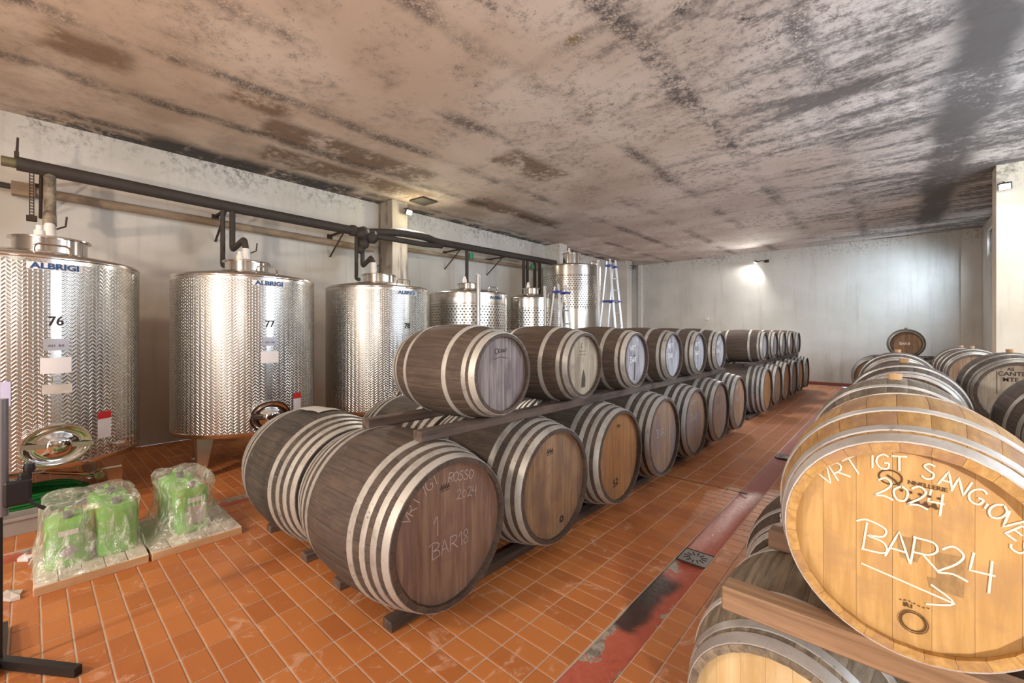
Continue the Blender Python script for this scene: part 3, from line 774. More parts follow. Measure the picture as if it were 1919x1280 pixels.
rail('dark rail carrying the upper left barrels, aisle side, cut end over the chalked cask', -2.215, 1.60, 4.95, RZ, 0.085, 0.070, group='rails under the upper left barrels')
rail('second length of the aisle-side upper rail, towards the gap', -2.215, 4.96, 7.95, RZ, 0.085, 0.070, group='rails under the upper left barrels')
rail('dark rail carrying the upper left barrels, tank side, with its end over the cask gap', -2.80, 1.58, 7.9, RZ, 0.085, 0.070, group='rails under the upper left barrels')
rail('upper rail of the far stack, aisle side', -2.215, 9.5, 15.4, RZ, 0.085, 0.070, group='rails under the far upper barrels')
rail('upper rail of the far stack, tank side', -2.80, 9.5, 15.4, RZ, 0.085, 0.070, group='rails under the far upper barrels')
mb = MB(); mb.add([(-.05, -.1, 0), (.05, -.1, 0), (.05, .1, 0), (-.05, .1, 0), (-.05, -.1, .015), (.05, -.1, .015), (.05, .1, .065), (-.05, .1, .065)],
                  [(0, 3, 2, 1), (4, 5, 6, 7), (0, 1, 5, 4), (1, 2, 6, 5), (2, 3, 7, 6), (3, 0, 4, 7)])
tag(mb.obj('wooden_wedge', MAT['wedge'], None, None, (-2.80, 2.86, RZ + 0.070)), 'orange wooden wedge on the rail between the first two upper barrels', 'wedge')
# paper sheet draped on the blackened cask
mb = MB(); v = []; f = []
for i in range(9):
    for j in range(7):
        x = -0.15 + 0.30 * i / 8; y = -0.11 + 0.22 * j / 6
        xx = x; R_ = rad('cask', xx) + 0.012; a = y / R_
        v.append((xx, R_ * math.sin(a), R_ * math.cos(a) + 0.003 * math.sin(i * 1.3)))
for i in range(8):
    for j in range(6): f.append((i * 7 + j, (i + 1) * 7 + j, (i + 1) * 7 + j + 1, i * 7 + j + 1))
mb.add(v, f)
tag(mb.obj('paper_sheet', plain('greyish_paper', (0.55, 0.56, 0.53), 0.8, 0, .1), None, True, (CX - 1.17 - 0.03, LY[0] - 0.03, ZC + 0.515), (-0.06, 0, 0.2)), 'grey white paper sheet lying on top of the blackened cask', 'paper sheet')
# ---- writing on heads of the left stack
def on_head(t, size, fn, name, mat):
    mb = MB(); fn(mb); return mb.obj(name, mat, t, None, (face_x(size), 0, SIZES[size][1]))
def w_l1(mb):
    write(mb, 'VRT', -0.292, 0.125, 0.066, .006, 0.95, 0.78)
    write(mb, 'IGT', -0.185, 0.250, 0.068, .006, 0.42, 0.72)
    write(mb, 'ROSSO', -0.015, 0.288, 0.056, .006, -0.12, 0.72)
    write(mb, '2024', 0.05, 0.165, 0.060, .005, -0.05, 0.70)
    write(mb, 'BAR18', -0.135, -0.125, 0.085, .006, 0.02, 0.80)
    write(mb, '1', -0.12, 0.0, 0.11, .006)
on_head(casks[0], 'cask', w_l1, 'chalk_writing', MAT['chalk_faint'])['label'] = 'faint chalk writing'
def stampm(mb, x, y, s):
    for k in range(4): stroke(mb, [(x + k * s * .5, y), (x + k * s * .5 + s * .25, y + s * .9), (x + k * s * .5 + s * .4, y + s * .1)], s * .22)
    stroke(mb, [(x, y - s * .25), (x + s * 2.0, y - s * .2)], s * .12)
on_head(casks[0], 'cask', lambda mb: stampm(mb, -0.07, 0.255, 0.035), 'stamp', MAT['ink_dark'])
on_head(casks[1], 'cask', lambda mb: (stampm(mb, -0.09, 0.25, 0.04), ring(mb, 0.1, -.3, .02, .016)), 'stamp', MAT['ink_dark'])
on_head(casks[2], 'cask', lambda mb: (stampm(mb, -0.03, 0.27, 0.03), write(mb, 'S2', -0.10, -0.28, 0.06, .012, 0.2)), 'stamp', MAT['ink_dark'])
on_head(casks[3], 'cask', lambda mb: write(mb, 'BAR17', -0.16, 0.0, 0.085, .009), 'chalk_writing', MAT['chalk_faint'])
for k in (4, 5, 6): on_head(casks[k], 'cask', lambda mb: (write(mb, 'BAR', -0.12, 0.02, 0.08, .009), write(mb, 'VRT', -0.12, 0.22, 0.06, .008)), 'chalk_writing', MAT['chalk_faint'])
on_head(ups[0], 'barrique', lambda mb: (ring(mb, -0.04, 0.155, 0.018, .005), write(mb, 'CANT', -0.02, 0.145, 0.025, .004), stroke(mb, [(-.07, .10), (0, .115), (.08, .10)], .003)), 'stamp', MAT['ink_dark'])
on_head(ups[1], 'barrique', lambda mb: (write(mb, 'C', -0.02, 0.15, 0.04, .006), stroke(mb, [(-.05, .12), (.06, .12)], .004), stroke(mb, [(-.05, .09), (.06, .09)], .004)), 'stamp', MAT['ink'])
on_head(ups[1], 'barrique', lambda mb: mb.add([(0, -.02, -.20), (0, .045, -.20), (0, .05, -.12), (0, .02, -.04), (0, -.01, -.12)], [(0, 1, 2, 3, 4)]), 'wine_stain', MAT['stave_dark'])
on_head(ups[2], 'barrique', lambda mb: stroke(mb, [(.0, .05), (.01, -.05), (.0, -.22)], .018), 'wine_drip', MAT['ink_dark'])
for k in (2, 3, 4, 5): on_head(ups[k], 'barrique', lambda mb: (write(mb, 'VRT', -0.10, 0.09, 0.055, .008), write(mb, 'BAR', -0.10, -0.03, 0.055, .008)), 'chalk_writing', MAT['paper'])

# ---- right stack: heads face the camera side (-y)
RZR = -PI / 2
def rb(label, x, yh, zc, stave, head, hoop, detail=False, bung=True, size='barrique', group='barrels of the right stack', roll=0.2):
    L, R = SIZES[size][:2]
    return barrel(label, size, (x, yh + L / 2, zc - R), RZR, stave, head, hoop, detail, bung, group, roll)
R1 = rb('honey-coloured upper barrel at the right edge, chalked head with arrow', 0.033, 1.53, 1.149, 'stave_honey', 'head_honey', 'hoop_pale', True, False)
rb('second upper barrel of the right row, greyed wood with pale bung', 0.00, 2.495, 1.13, 'stave_grey', 'head_tan', 'hoop_pale', True)
rb('third upper barrel of the right row, dark wood with broad pale hoops', 0.05, 3.82, 1.149, 'stave_brown', 'head_tan', 'hoop_pale', True)
rb('fourth upper barrel of the right row, dark wood, near the far casks', 0.02, 6.02, 1.149, 'stave_brown', 'head_tan', 'hoop_pale')
rb('pale new-oak lower barrel at the bottom right corner', -0.285, 1.60, 0.405, 'stave_grey', 'head_pale_new', 'hoop_pale', True, False)
rb('second lower barrel of the right stack, partly behind the upper rails', -0.33, 2.62, 0.405, 'stave_brown', 'head_pale_new', 'hoop_pale', True, False)
for i, yh in enumerate([3.75, 5.0, 6.1]):
    rb('%s lower barrel of the right stack, beneath the upper row' % ords[i + 2], -0.31, yh, 0.405, 'stave_brown', 'head_tan', 'hoop_pale', False, False)
for i, yh in enumerate([1.60, 2.62, 3.72, 5.55, 6.65, 8.75, 10.2 - .475]):
    rb('%s barrel of the lower middle column of the right stack' % ords[i], 0.42, yh, 0.405, 'stave_brown', 'head_tan', 'hoop', False, False)
for i, yh in enumerate([3.5, 5.55, 8.75, 9.72]):
    rb('%s barrel of the lower right column by the cream pier' % ords[i], 1.15, yh - (0.2 if i > 1 else 0), 0.405, 'stave_brown', 'head_tan', 'hoop', False, False)
HB = rb('dark upper barrel cut by the right edge, in front of the printed head', 0.80, 3.47, 1.15, 'stave_dark', 'head_tan', 'hoop_dark', True, False)
G1 = rb('dark upper barrel with pale printed head near the cream pier', 0.80, 5.60, 1.185, 'stave_dark', 'head_pale', 'hoop_dark', True, True)
rb('pinkish upper barrel behind the printed one, with close pale hoops', 0.80, 8.3, 1.149, 'stave_brown', 'head_tan', 'hoop_pale')
rb('farthest upper barrel of the right column, white bung on top', 0.80, 9.62, 1.13, 'stave_brown', 'head_tan', 'hoop_pale')
rb('dark large cask at the far end, left of the right stack', -0.32, 13.3, 0.655, 'stave_black', 'head_orange', 'hoop_dark', False, False, 'cask', 'far casks of the right stack')
rb('dark large cask at the far end, right of the lone high barrel', 0.74, 13.3, 0.655, 'stave_black', 'head_tan', 'hoop_dark', False, False, 'cask', 'far casks of the right stack')
TB = rb('lone high barrel facing the aisle, against the far wall', 0.19, 13.4, 1.455, 'stave_black', 'head_tan', 'hoop_dark', False, True)
on_head(TB, 'barrique', lambda mb: write(mb, 'BARI8', -0.11, -.02, 0.05, .01), 'chalk_writing', MAT['chalk'])
def rail_x(label, y, x0, x1, z0, w=0.085, h=0.082, mat='rail_x', group='rails of the right stack'):
    return rail(label, y, x0, x1, z0, w, h, mat, 1, group, 'x')
rail_x('brown rail under the honey barrel, blunt left end over the bottom corner barrel', 1.67, -0.46, 0.95, 0.742)
rail_x('second brown rail under the honey barrel, behind the first', 2.27, -0.43, 0.95, 0.742)
for i, y in enumerate([2.66, 3.14, 3.98, 4.48, 5.72, 6.25, 6.78, 8.5, 8.95, 9.80, 10.3]):
    rail_x('%s cross rail further along the right stack' % ('first second third fourth fifth sixth seventh eighth ninth tenth eleventh'.split()[i]), y, -0.42, 0.95 if y < 3.5 else 1.5, 0.742)
for i, y in enumerate([1.78, 2.38, 2.80, 3.40, 3.95, 4.5, 5.2, 5.75, 6.3, 6.85, 8.7, 9.2, 9.85, 10.4]):
    rail_x('%s floor rail of the right stack' % ('first second third fourth fifth sixth seventh eighth ninth tenth eleventh twelfth thirteenth fourteenth'.split()[i]), y, -0.5, 0.85 if y < 3.5 else 1.5, 0.0, 0.08, 0.078, 'rail', 'floor rails of the right stack')
for i, y in enumerate([13.5, 14.2]):
    rail_x('%s thick floor rail under the far casks' % ords[i].replace('nearest', 'nearer').replace('second', 'farther'), y, -0.8, 1.3, 0.0, 0.1, 0.15, 'rail', 'floor rails of the far casks')
    rail_x('%s rail carrying the lone high barrel' % ('nearer', 'farther')[i], y, -0.4, 0.8, 1.135, 0.08, 0.02, 'rail', 'rails under the lone barrel')
# writing on the honey head (a = right, b = up as seen)
def w_r1(mb):
    write(mb, 'VRT', -0.188, 0.118, 0.048, .0045, 0.58, 0.80)
    write(mb, 'IGT', -0.088, 0.192, 0.040, .0045, 0.06, 0.86)
    chs = 'SANGiOVES'
    pos = [(0.025, 0.200), (0.056, 0.190), (0.080, 0.178), (0.104, 0.163), (0.132, 0.152), (0.138, 0.138), (0.156, 0.122), (0.170, 0.100), (0.176, 0.072)]
    angs = [-0.05, -0.2, -0.3, -0.35, -0.4, -0.5, -0.6, -0.75, -0.9]
    write(mb, chs, 0, 0, 0.040, .0045, angs=angs, pos=[(a_ - 0.006, b_ - 0.012) for a_, b_ in pos])
    write(mb, '2024', -0.075, 0.118, 0.055, .0048, -0.10, 0.62)
    write(mb, 'BAR24', -0.105, -0.040, 0.078, .0048, -0.07, 0.66)
    write(mb, '>', -0.100, -0.135, 0.18, .0045, 0.09)
on_head(R1, 'barrique', w_r1, 'chalk_writing', MAT['chalk'])['label'] = 'white chalk writing'
def stamp_r1(mb):
    ring(mb, -0.043, 0.175, 0.024, .004, 18, 0, .8); stroke(mb, [(-.05, .18), (-.035, .17), (-.02, .152)], .005)
    for k in range(5): ring(mb, -0.02 + k * 0.018, 0.145 - 0.001 * k, 0.002, .004, 6)
    for k in range(4): stroke(mb, [(-.01 + k * .016, .115), (-.005 + k * .016, .125), (0.0 + k * .016, .112)], .007)
    ring(mb, 0.003, -0.199, 0.024, .0035, 22); ring(mb, 0.003, -0.199, 0.029, .002, 22)
    write(mb, 'IAI', -0.018, -0.165, 0.012, .003, 0)
    for k in range(7): ring(mb, -0.022 + k * 0.009, -0.150 + 0.003 * math.sin(k), 0.0012, .002, 5)
on_head(R1, 'barrique', stamp_r1, 'stamp', MAT['ink'])
v, f = font_mesh('NNELLERIE', 0.0155, 0.0003)
MB().add([(0, p[0] + 0.030, p[1] + 0.163 - (p[0]) * 0.06) for p in v], f).obj('printed_name', MAT['ink'], R1, None, (face_x('barrique') + .0002, 0, 0.35))
def burn(mb):
    for (x, y, a, b) in [(-.03, .02, .05, .045), (.045, .0, .055, .10), (-.025, -.02, .04, .02), (.03, -.07, .03, .03)]:
        e_ = len(mb.f) * .0002; mb.add([(e_, x, y), (e_, x + a, y + .004), (e_, x + a - .004, y - b), (e_, x + .004, y - b + .003)], [(3, 2, 1, 0)])
on_head(R1, 'barrique', burn, 'faded_print', wood('faded_burn', (0.34, 0.21, 0.09), (0.50, 0.31, 0.13), 60, 30, 'z')).location.x -= 0.0014
# printed head of G1: three lines of lettering in a ruled box
def g1p(mb):
    for k, tx in enumerate(('AS', 'CANTI', 'MTE')):
        vv, ff = font_mesh(tx, 0.050 if k else 0.035, 0.001)
        mb.add([(0, p[0] - 0.055, p[1] + (0.205, 0.160, 0.110)[k]) for p in vv], ff)
    stroke(mb, [(-.135, .20), (-.135, .0)], .005)
on_head(G1, 'barrique', g1p, 'printed_name', MAT['ink_dark'])

# ------------------------------------------------------------------ tanks
def wrap_label(t, r, phi, z, w, h, mat, name, eps=0.004, tilt=0.0):
    mb = MB(); n = 6; v = []; f = []
    for i in range(n + 1):
        a = phi + (i / n - 0.5) * w / r
        for k, zz in ((-1, z - h / 2), (1, z + h / 2)):
            zz += tilt * (i / n - .5) * w
            v.append(((r + eps) * math.cos(a), (r + eps) * math.sin(a), zz))
    for i in range(n): f.append((2 * i, 2 * i + 2, 2 * i + 3, 2 * i + 1))
    return mb.add(v, f).obj(name, mat, t, True)
def wrap_text(t, r, phi, z, text, size, mat, name, bold=0.0, sx=1.0, eps=0.006):
    v, f = font_mesh(text, size, bold, sx)
    return MB().add([((r + eps) * math.cos(phi + x / r), (r + eps) * math.sin(phi + x / r), z + y) for x, y in v], f).obj(name, mat, t)
def tank(label, x, y, r, zb, zt, phi, kind='chevron', num=None, brand=True, legs=(50, 140, 230, 320), man=True, patz=None, neckoff=(0, 0), neck=(0.27, 0.15)):
    t = empty('steel_tank', (x, y, 0), 0, label, 'tank', 'stainless steel wine tanks along the left wall')
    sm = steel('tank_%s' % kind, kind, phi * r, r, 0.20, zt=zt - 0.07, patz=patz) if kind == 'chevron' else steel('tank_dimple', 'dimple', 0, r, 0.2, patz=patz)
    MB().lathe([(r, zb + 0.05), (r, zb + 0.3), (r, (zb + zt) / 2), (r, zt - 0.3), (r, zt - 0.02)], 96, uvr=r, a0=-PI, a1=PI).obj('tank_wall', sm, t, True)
    MB().lathe([(0.0, zt + 0.14), (r * 0.35, zt + 0.11), (r - 0.03, zt + 0.012), (r - 0.002, zt - 0.004), (r + 0.006, zt - 0.02), (r, zt - 0.035)], 96).obj('tank_roof', MAT['steel_smooth'], t, True, ang=60)
    MB().lathe([(r, zb + 0.055), (r + 0.008, zb + 0.05), (r - 0.01, zb), (r * 0.6, zb - 0.06), (0, zb - 0.09)], 96).obj('tank_bottom', MAT['steel_smooth'], t, True, ang=60)
    for a in legs:
        a = math.radians(a); T = Matrix.Rotation(a, 4, 'Z'); mb = MB()
        # folded sheet leg: angle profile tapering to the foot
        R0 = r - 0.02; w0, w1 = 0.14, 0.055
        zt_ = zb + 0.07
        v = [(R0, 0, zt_), (R0 - 0.10, -w0, zt_), (R0 - 0.10, w0, zt_), (R0 - 0.01, 0, 0.03), (R0 - 0.05, -w1, 0.03), (R0 - 0.05, w1, 0.03),
             (R0 - 0.012, 0, zt_), (R0 - 0.11, -w0, zt_), (R0 - 0.11, w0, zt_), (R0 - 0.022, 0, 0.03), (R0 - 0.06, -w1, 0.03), (R0 - 0.06, w1, 0.03)]
        mb.add(v, [(0, 3, 4, 1), (0, 2, 5, 3), (6, 7, 10, 9), (6, 9, 11, 8), (1, 4, 10, 7), (2, 8, 11, 5), (3, 9, 10, 4), (3, 5, 11, 9), (0, 1, 7, 6), (0, 6, 8, 2)], T=T)
        mb.lathe([(0.0, 0.0), (0.05, 0.0), (0.045, 0.015), (0.015, 0.02), (0.015, 0.06), (0, 0.06)], 14, T @ Matrix.Translation((R0 - 0.035, 0, 0)))
        mb.obj('leg', MAT['steel'], t)
    nx, ny = neckoff; nr, nh = neck; T = Matrix.Translation((nx, ny, zt + 0.08))
    MB().lathe([(nr - 0.02, 0), (nr - 0.02, nh)], 48, T).obj('manhole_neck', MAT['steel_smooth'], t, True)
    MB().lathe([(0, nh + 0.045), (nr * 0.6, nh + 0.03), (nr - 0.01, nh + 0.014), (nr + 0.01, nh + 0.008), (nr + 0.012, nh - 0.006), (nr - 0.03, nh - 0.006)], 48, T).obj('manhole_lid', MAT['steel_smooth'], t, True, ang=50)
    MB().lathe([(0.045, nh + 0.03), (0.040, nh + 0.10), (0.028, nh + 0.105), (0.026, nh + 0.15), (0.0, nh + 0.155)], 20, T @ Matrix.Translation((-0.02, -0.08, 0))).obj('vent_valve', MAT['white_plastic'], t, True)
    # bow handle on the roof towards the aisle
    hp = []
    for q in (-0.18, 0.18):
        hp.append(((r - 0.10) * math.cos(phi + q * 0.9), (r - 0.10) * math.sin(phi + q * 0.9)))
    a_, b_ = hp; zz = zt + 0.02
    MB().tube(bent([(a_[0], a_[1], zz), (a_[0] + .02, a_[1], zz + 0.085), (b_[0] + .02, b_[1], zz + 0.085), (b_[0], b_[1], zz)], 0.05), 0.009, 8).obj('handle', MAT['steel_smooth'], t, True)
    if brand: 
        wrap_label(t, r, phi, zt - 0.105, 0.36, 0.062, MAT['paper'] if num else MAT['steel_smooth'], 'brand_sticker', 0.003)['label'] = 'brand sticker'
        wrap_text(t, r, phi, zt - 0.128, 'ALBRIGI', 0.072, MAT['blue_print'], 'brand_lettering', 0.0028, 1.22)
    if num: wrap_text(t, r, phi, 1.785, num, 0.115, MAT['black_print'], 'tank_number', 0.0025, 0.9)
    if man:
        zc = 0.70; e = Matrix.Rotation(phi, 4, 'Z') @ Matrix.Translation((r - 0.005, 0, zc)) @ Matrix.Rotation(PI / 2, 4, 'Y')
        S = Matrix.Diagonal((0.80, 1.0, 1.0, 1.0))
        d = MB().lathe([(0.215, -0.03), (0.225, 0.02), (0.235, 0.035), (0.235, 0.045), (0.215, 0.047), (0.200, 0.040)], 48, e @ S).obj('manway_rim', MAT['chrome'], t, True, ang=50)
        d = MB().lathe([(0.205, 0.040), (0.17, 0.026), (0.13, 0.030), (0.09, 0.052), (0.0, 0.055)], 48, e @ S).obj('manway_door', MAT['chrome'], t, True, ang=60)
        MB().box((0, 0, 0.075), (0.040, 0.48, 0.010), 0.003, e @ Matrix.Rotation(-0.12, 4, 'Z')).obj('cross_bar', MAT['steel'], d)
        MB().lathe([(0.03, 0.05), (0.03, 0.085), (0.078, 0.09), (0.082, 0.11), (0.070, 0.122), (0.0, 0.118)], 28, e).obj('hand_wheel', MAT['chrome'], d, True, ang=50)
    return t
def valve(t, r, phi, z, mat=None):
    T = Matrix.Rotation(phi, 4, 'Z') @ Matrix.Translation((r - 0.01, 0, z)) @ Matrix.Rotation(PI / 2, 4, 'Y')
    v_ = MB().lathe([(0.016, 0), (0.016, 0.05), (0.032, 0.052), (0.032, 0.062), (0.022, 0.064), (0.030, 0.08), (0.034, 0.10), (0.030, 0.12), (0.020, 0.125), (0.032, 0.13), (0.032, 0.14), (0, 0.14)], 18, T).obj('sample_valve', MAT['chrome'], t, True, ang=50)
    T2 = Matrix.Rotation(phi, 4, 'Z') @ Matrix.Translation((r + 0.09, 0, z))
    MB().box((0, 0.06, 0.05), (0.008, 0.14, 0.014), 0.002, T2).box((0, 0, 0.035), (0.012, 0.012, 0.04), 0, T2).obj('lever', MAT['steel_smooth'], v_)
ph10 = math.radians(10)
T76 = tank('big steel tank marked 76 at the left edge, with paper labels', -6.51, 0.02, 0.82, 0.46, 2.42, ph10, num='76', legs=(52, 142, 232, 322), neckoff=(0.02, 0.13), neck=(0.29, 0.16))
T77 = tank('big steel tank marked 77, second from the left edge', -6.51, 1.95, 0.82, 0.48, 2.42, 0.0, num='77', legs=(-55, 35, 125, 215))
T78 = tank('big steel tank marked 78 beside the concrete pier', -6.47, 3.90, 0.82, 0.48, 2.44, 0.0, num='78', legs=(-55, 35, 125, 215))
for t_, p_, lilac in ((T76, ph10, 1), (T77, 0.0, 0), (T78, 0.0, 0)):
    wrap_label(t_, 0.82, p_, 1.61, 0.165, 0.105, MAT['plate'], 'rating_plate')
    wrap_label(t_, 0.82, p_ + 0.0, 1.475 - 0.055, 0.20, 0.145, MAT['paper'], 'blank_label', 0.007)['label'] = 'blank white label'
    rl = wrap_label(t_, 0.82, p_ + 0.44, 0.81, 0.125, 0.26, MAT['paper'], 'danger_label', 0.006); rl['label'] = 'white label with red top'
    wrap_label(t_, 0.82, p_ + 0.44, 0.905, 0.125, 0.07, MAT['red_print'], 'red_band', 0.008)
for t_ in (T76, T77, T78):
    rx = MB()
# writing on the rating plates
for t_, p_ in ((T76, ph10), (T77, 0.0), (T78, 0.0)):
    wrap_text(t_, 0.82, p_, 1.590, 'A21  8.8', 0.030, MAT['black_print'], 'plate_lettering', 0.0, 1, 0.007)
wrap_label(T76, 0.82, ph10 + 0.01, 1.205, 0.195, 0.085, MAT['paper_print'], 'printed_card', 0.006, -0.03)
MB().box((0.838, 0, 0), (0.012, 0.045, 0.05), 0.004, Matrix.Rotation(ph10, 4, 'Z') @ Matrix.Translation((0, 0, 1.30))).obj('label_clip', MAT['steel'], T76)
wrap_label(T76, 0.82, -0.19, 1.19, 0.06, 0.21, MAT['paper_lilac'], 'lilac_sticker', 0.004)
valve(T76, 0.82, math.radians(42), 0.60); valve(T77, 0.82, math.radians(42), 0.60)
# low outlet pipes under the first tank
MB().tube(bent([(0.2, 0.05, 0.34), (0.55, 0.30, 0.34), (0.72, 0.42, 0.34)], 0.1), 0.018, 10).lathe([(0.0, -0.03), (0.036, -0.03), (0.042, 0), (0.036, 0.04), (0, 0.04)], 16, Matrix.Translation((0.74, 0.43, 0.34)) @ Matrix.Rotation(PI / 2, 4, 'Y')).box((0.77, 0.50, 0.40), (0.01, 0.18, 0.016)).obj('drain_valve', MAT['chrome'], T76, True)
T79 = tank('smaller steel tank with dimpled cooling jacket, right of tank 78', -6.5, 5.96, 0.79, 0.5, 2.49, 0.0, 'dimple', None, True, patz=(0.9, 2.25), man=False, neck=(0.22, 0.13))
T80 = tank('narrow dimpled steel tank behind the blue-stepped ladder', -6.5, 7.98, 0.68, 0.5, 2.52, 0.0, 'dimple', None, False, patz=(0.9, 2.25), man=False, neck=(0.20, 0.16))
T81 = tank('tallest steel tank by the second pier, dimpled middle band', -6.5, 9.69, 0.81, 0.5, 3.44, 0.0, 'dimple', None, False, patz=(2.35, 3.16), man=False, neck=(0.24, 0.30))
for t_, r, zs in ((T79, .79, (2.27, 1.62)), (T80, .68, (2.27, 1.62)), (T81, .81, (3.17, 2.80, 2.34))):
    for z in zs: MB().lathe([(r, z - .014), (r + .006, z - .008), (r + .006, z + .008), (r, z + .014)], 72).obj('jacket_seam', MAT['steel_smooth'], t_, True)
# upright level gauges standing in front of the three dimpled tanks
def gauge(pxx, X_, z1, label, w=0.075):
    k = (pxx - 960) / 806; Y_ = X_ * (FY + k * -FX) / (FX + k * FY)
    e = empty('level_gauge', (X_, Y_, 0), 0, label, 'gauge post', 'aluminium posts in front of the dimpled tanks')
    MB().box((0, 0, z1 / 2), (w * .5, w, z1), 0.004).obj('post', MAT['alu'], e)
    MB().box((w * .28, 0, z1 / 2 + .1), (0.012, w * 0.35, z1 - 0.3), 0.002).obj('sight_strip', MAT['steel_smooth'], e)
    MB().box((0, 0, 0.01), (0.12, 0.14, 0.02), 0.003).obj('foot_plate', MAT['steel'], e)
    return e
gauge(897, -5.55, 2.76, 'flat aluminium post in front of the smaller dimpled tank')
gauge(1022, -5.62, 2.72, 'flat aluminium post in front of the narrow dimpled tank')
gauge(1122, -5.5, 3.52, 'tall flat aluminium post in front of the tallest tank')
# ladders with blue plastic brackets
def ladder(pxx, X_, z1, label, lean=0.0):
    k = (pxx - 960) / 806; Y_ = X_ * (FY + k * -FX) / (FX + k * FY)
    e = empty('ladder', (X_, Y_, 0), 0, label, 'ladder', 'folding aluminium ladders by the dimpled tanks')
    w = 0.36
    def P(q, z): return (0.55 * (1 - z / z1) * 0.3, q, z)
    for side, dx in ((1, 0.0), (-1, 0.0)):
        MB().tube([(0.35, side * w / 2, 0), (0.02, side * w / 2 * 0.72, z1)], 0.030, 4).obj('rail', MAT['alu'], e)
        MB().tube([(-0.40, side * w / 2 * 1.12, 0), (-0.04, side * w / 2 * 0.9, z1 - .05)], 0.020, 4).obj('stay', MAT['alu'], e)
    n = int(z1 / 0.27)
    for i in range(1, n):
        z = i * 0.27; s_ = 1 - z / z1; x = 0.02 + 0.33 * s_; ww = w / 2 * (0.72 + 0.28 * s_)
        MB().box((x, 0, z), (0.035, 2 * ww, 0.022), 0.003).obj('rung', MAT['alu'], e)
    for z in (z1 - 0.16, z1 - 0.98):
        s_ = 1 - z / z1
        for side in (1, -1):
            MB().box((0.01, side * w / 2 * (0.76 + .3 * s_), z), (0.12 + 0.5 * s_, 0.15, 0.045), 0.006).obj('bracket', MAT['blue_plastic'], e)
    return e
ladder(1052, -5.0, 2.68, 'aluminium ladder with blue brackets before the narrow dimpled tank')
ladder(1147, -4.95, 3.42, 'taller aluminium ladder with blue brackets beside the tallest tank')

# ------------------------------------------------------------------ pipework on the left wall
PX = -7.80
pw = empty('overhead_pipe', (PX, 0, 3.7), 0, 'long dark insulated pipe running along the left wall above the tanks', 'pipe')
pts = [(0, -0.10, 0.03), (0, 2.1, -0.01), (0, 4.25, -0.02), (0, 4.5, 0.0), (0.30, 4.95, 0.05), (0.30, 5.65, 0.07), (0, 6.1, 0.08), (0, 7.5, 0.10), (0, 10.75, 0.15)]
MB().tube(bent(pts, 0.25), 0.082, 14).obj('pipe_run', MAT['pipe'], pw, True)
MB().tube(bent([(0.0, 4.35, -0.06), (0.34, 4.8, -0.12), (0.34, 5.5, -0.12), (0.02, 6.3, 0.0)], 0.2), 0.055, 12).obj('bypass_loop', MAT['pipe'], pw, True)
jb = MB()
for q, (a_, b_, c_, r_) in enumerate([(0.0, 4.15, -0.02, .12), (0.05, 4.32, -0.05, .15), (0.10, 4.5, -0.10, .14), (0.02, 4.35, -0.24, .12), (0.0, 4.30, -0.36, .09)]):
    jb.lathe([(0, -r_ * .8), (r_ * .6, -r_ * .75), (r_, -r_ * .2), (r_ * .95, r_ * .3), (r_ * .5, r_ * .8), (0, r_ * .85)], 12, Matrix.Translation((a_, b_, c_)) @ Matrix.Rotation(0.5 * q, 4, 'X'))
jb.obj('wrapped_joint', MAT['pipe'], pw, True)
MB().tube([(0, -0.22, 0.03), (0, -0.07, 0.03)], 0.06, 12).obj('end_valve', plain('brass_green', (0.20, 0.18, 0.10), .5, .4), pw, True)
MB().tube([(0, -0.10, 0.09), (0.0, -0.09, 0.34)], [0.014, 0.010], 6).box((0, -0.10, 0.12), (0.04, 0.04, 0.10)).obj('valve_lever', MAT['rust'], pw)
tag(MB().tube([(-8.36, -0.05, 3.55), (-8.36, 4.9, 3.50)], 0.062, 12).box((-8.36, -.05, 3.55), (.16, .2, .16)).obj('wall_pipe', MAT['pipe_tan'], None, True), 'rusty tan pipe on the wall behind the dark overhead pipe, before the pier', 'pipe')
tag(MB().tube([(-8.37, -1.6, 3.60), (-8.37, -0.16, 3.57)], 0.035, 10).obj('wall_pipe', MAT['pipe'], None, True), 'thin dark pipe entering at the left edge below the overhead pipe', 'pipe')
tag(MB().tube([(-8.36, 5.62, 3.62), (-8.36, 10.9, 3.72)], 0.045, 12).obj('wall_pipe', MAT['pipe_tan'], None, True), 'tan pipe on the wall beyond the concrete pier', 'pipe')
# brackets
for i, Y_ in enumerate([0.10, 2.07, 4.02, 6.97, 8.47]):
    z = 3.66 if i < 3 else 3.74
    e = empty('pipe_bracket', (XL, Y_, z), 0, ['rusty wall bracket above tank 76', 'rusty triangular bracket above tank 77', 'rusty bracket above tank 78, left of the pier', 'rusty bracket above the smaller dimpled tank', 'rusty bracket nearest the second pier'][i], 'bracket', 'rusty pipe brackets on the left wall')
    MB().box((0.015, 0, -0.03), (0.03, 0.10, 0.12), 0.004).obj('wall_plate', MAT['rust'], e)
    MB().box((0.37, 0, 0.0), (0.74, 0.035, 0.035)).obj('arm', MAT['rust'], e)
    MB().tube([(0.02, 0.0, -0.42), (0.60, 0.0, -0.01)], 0.018, 4).obj('strut', MAT['rust'], e)
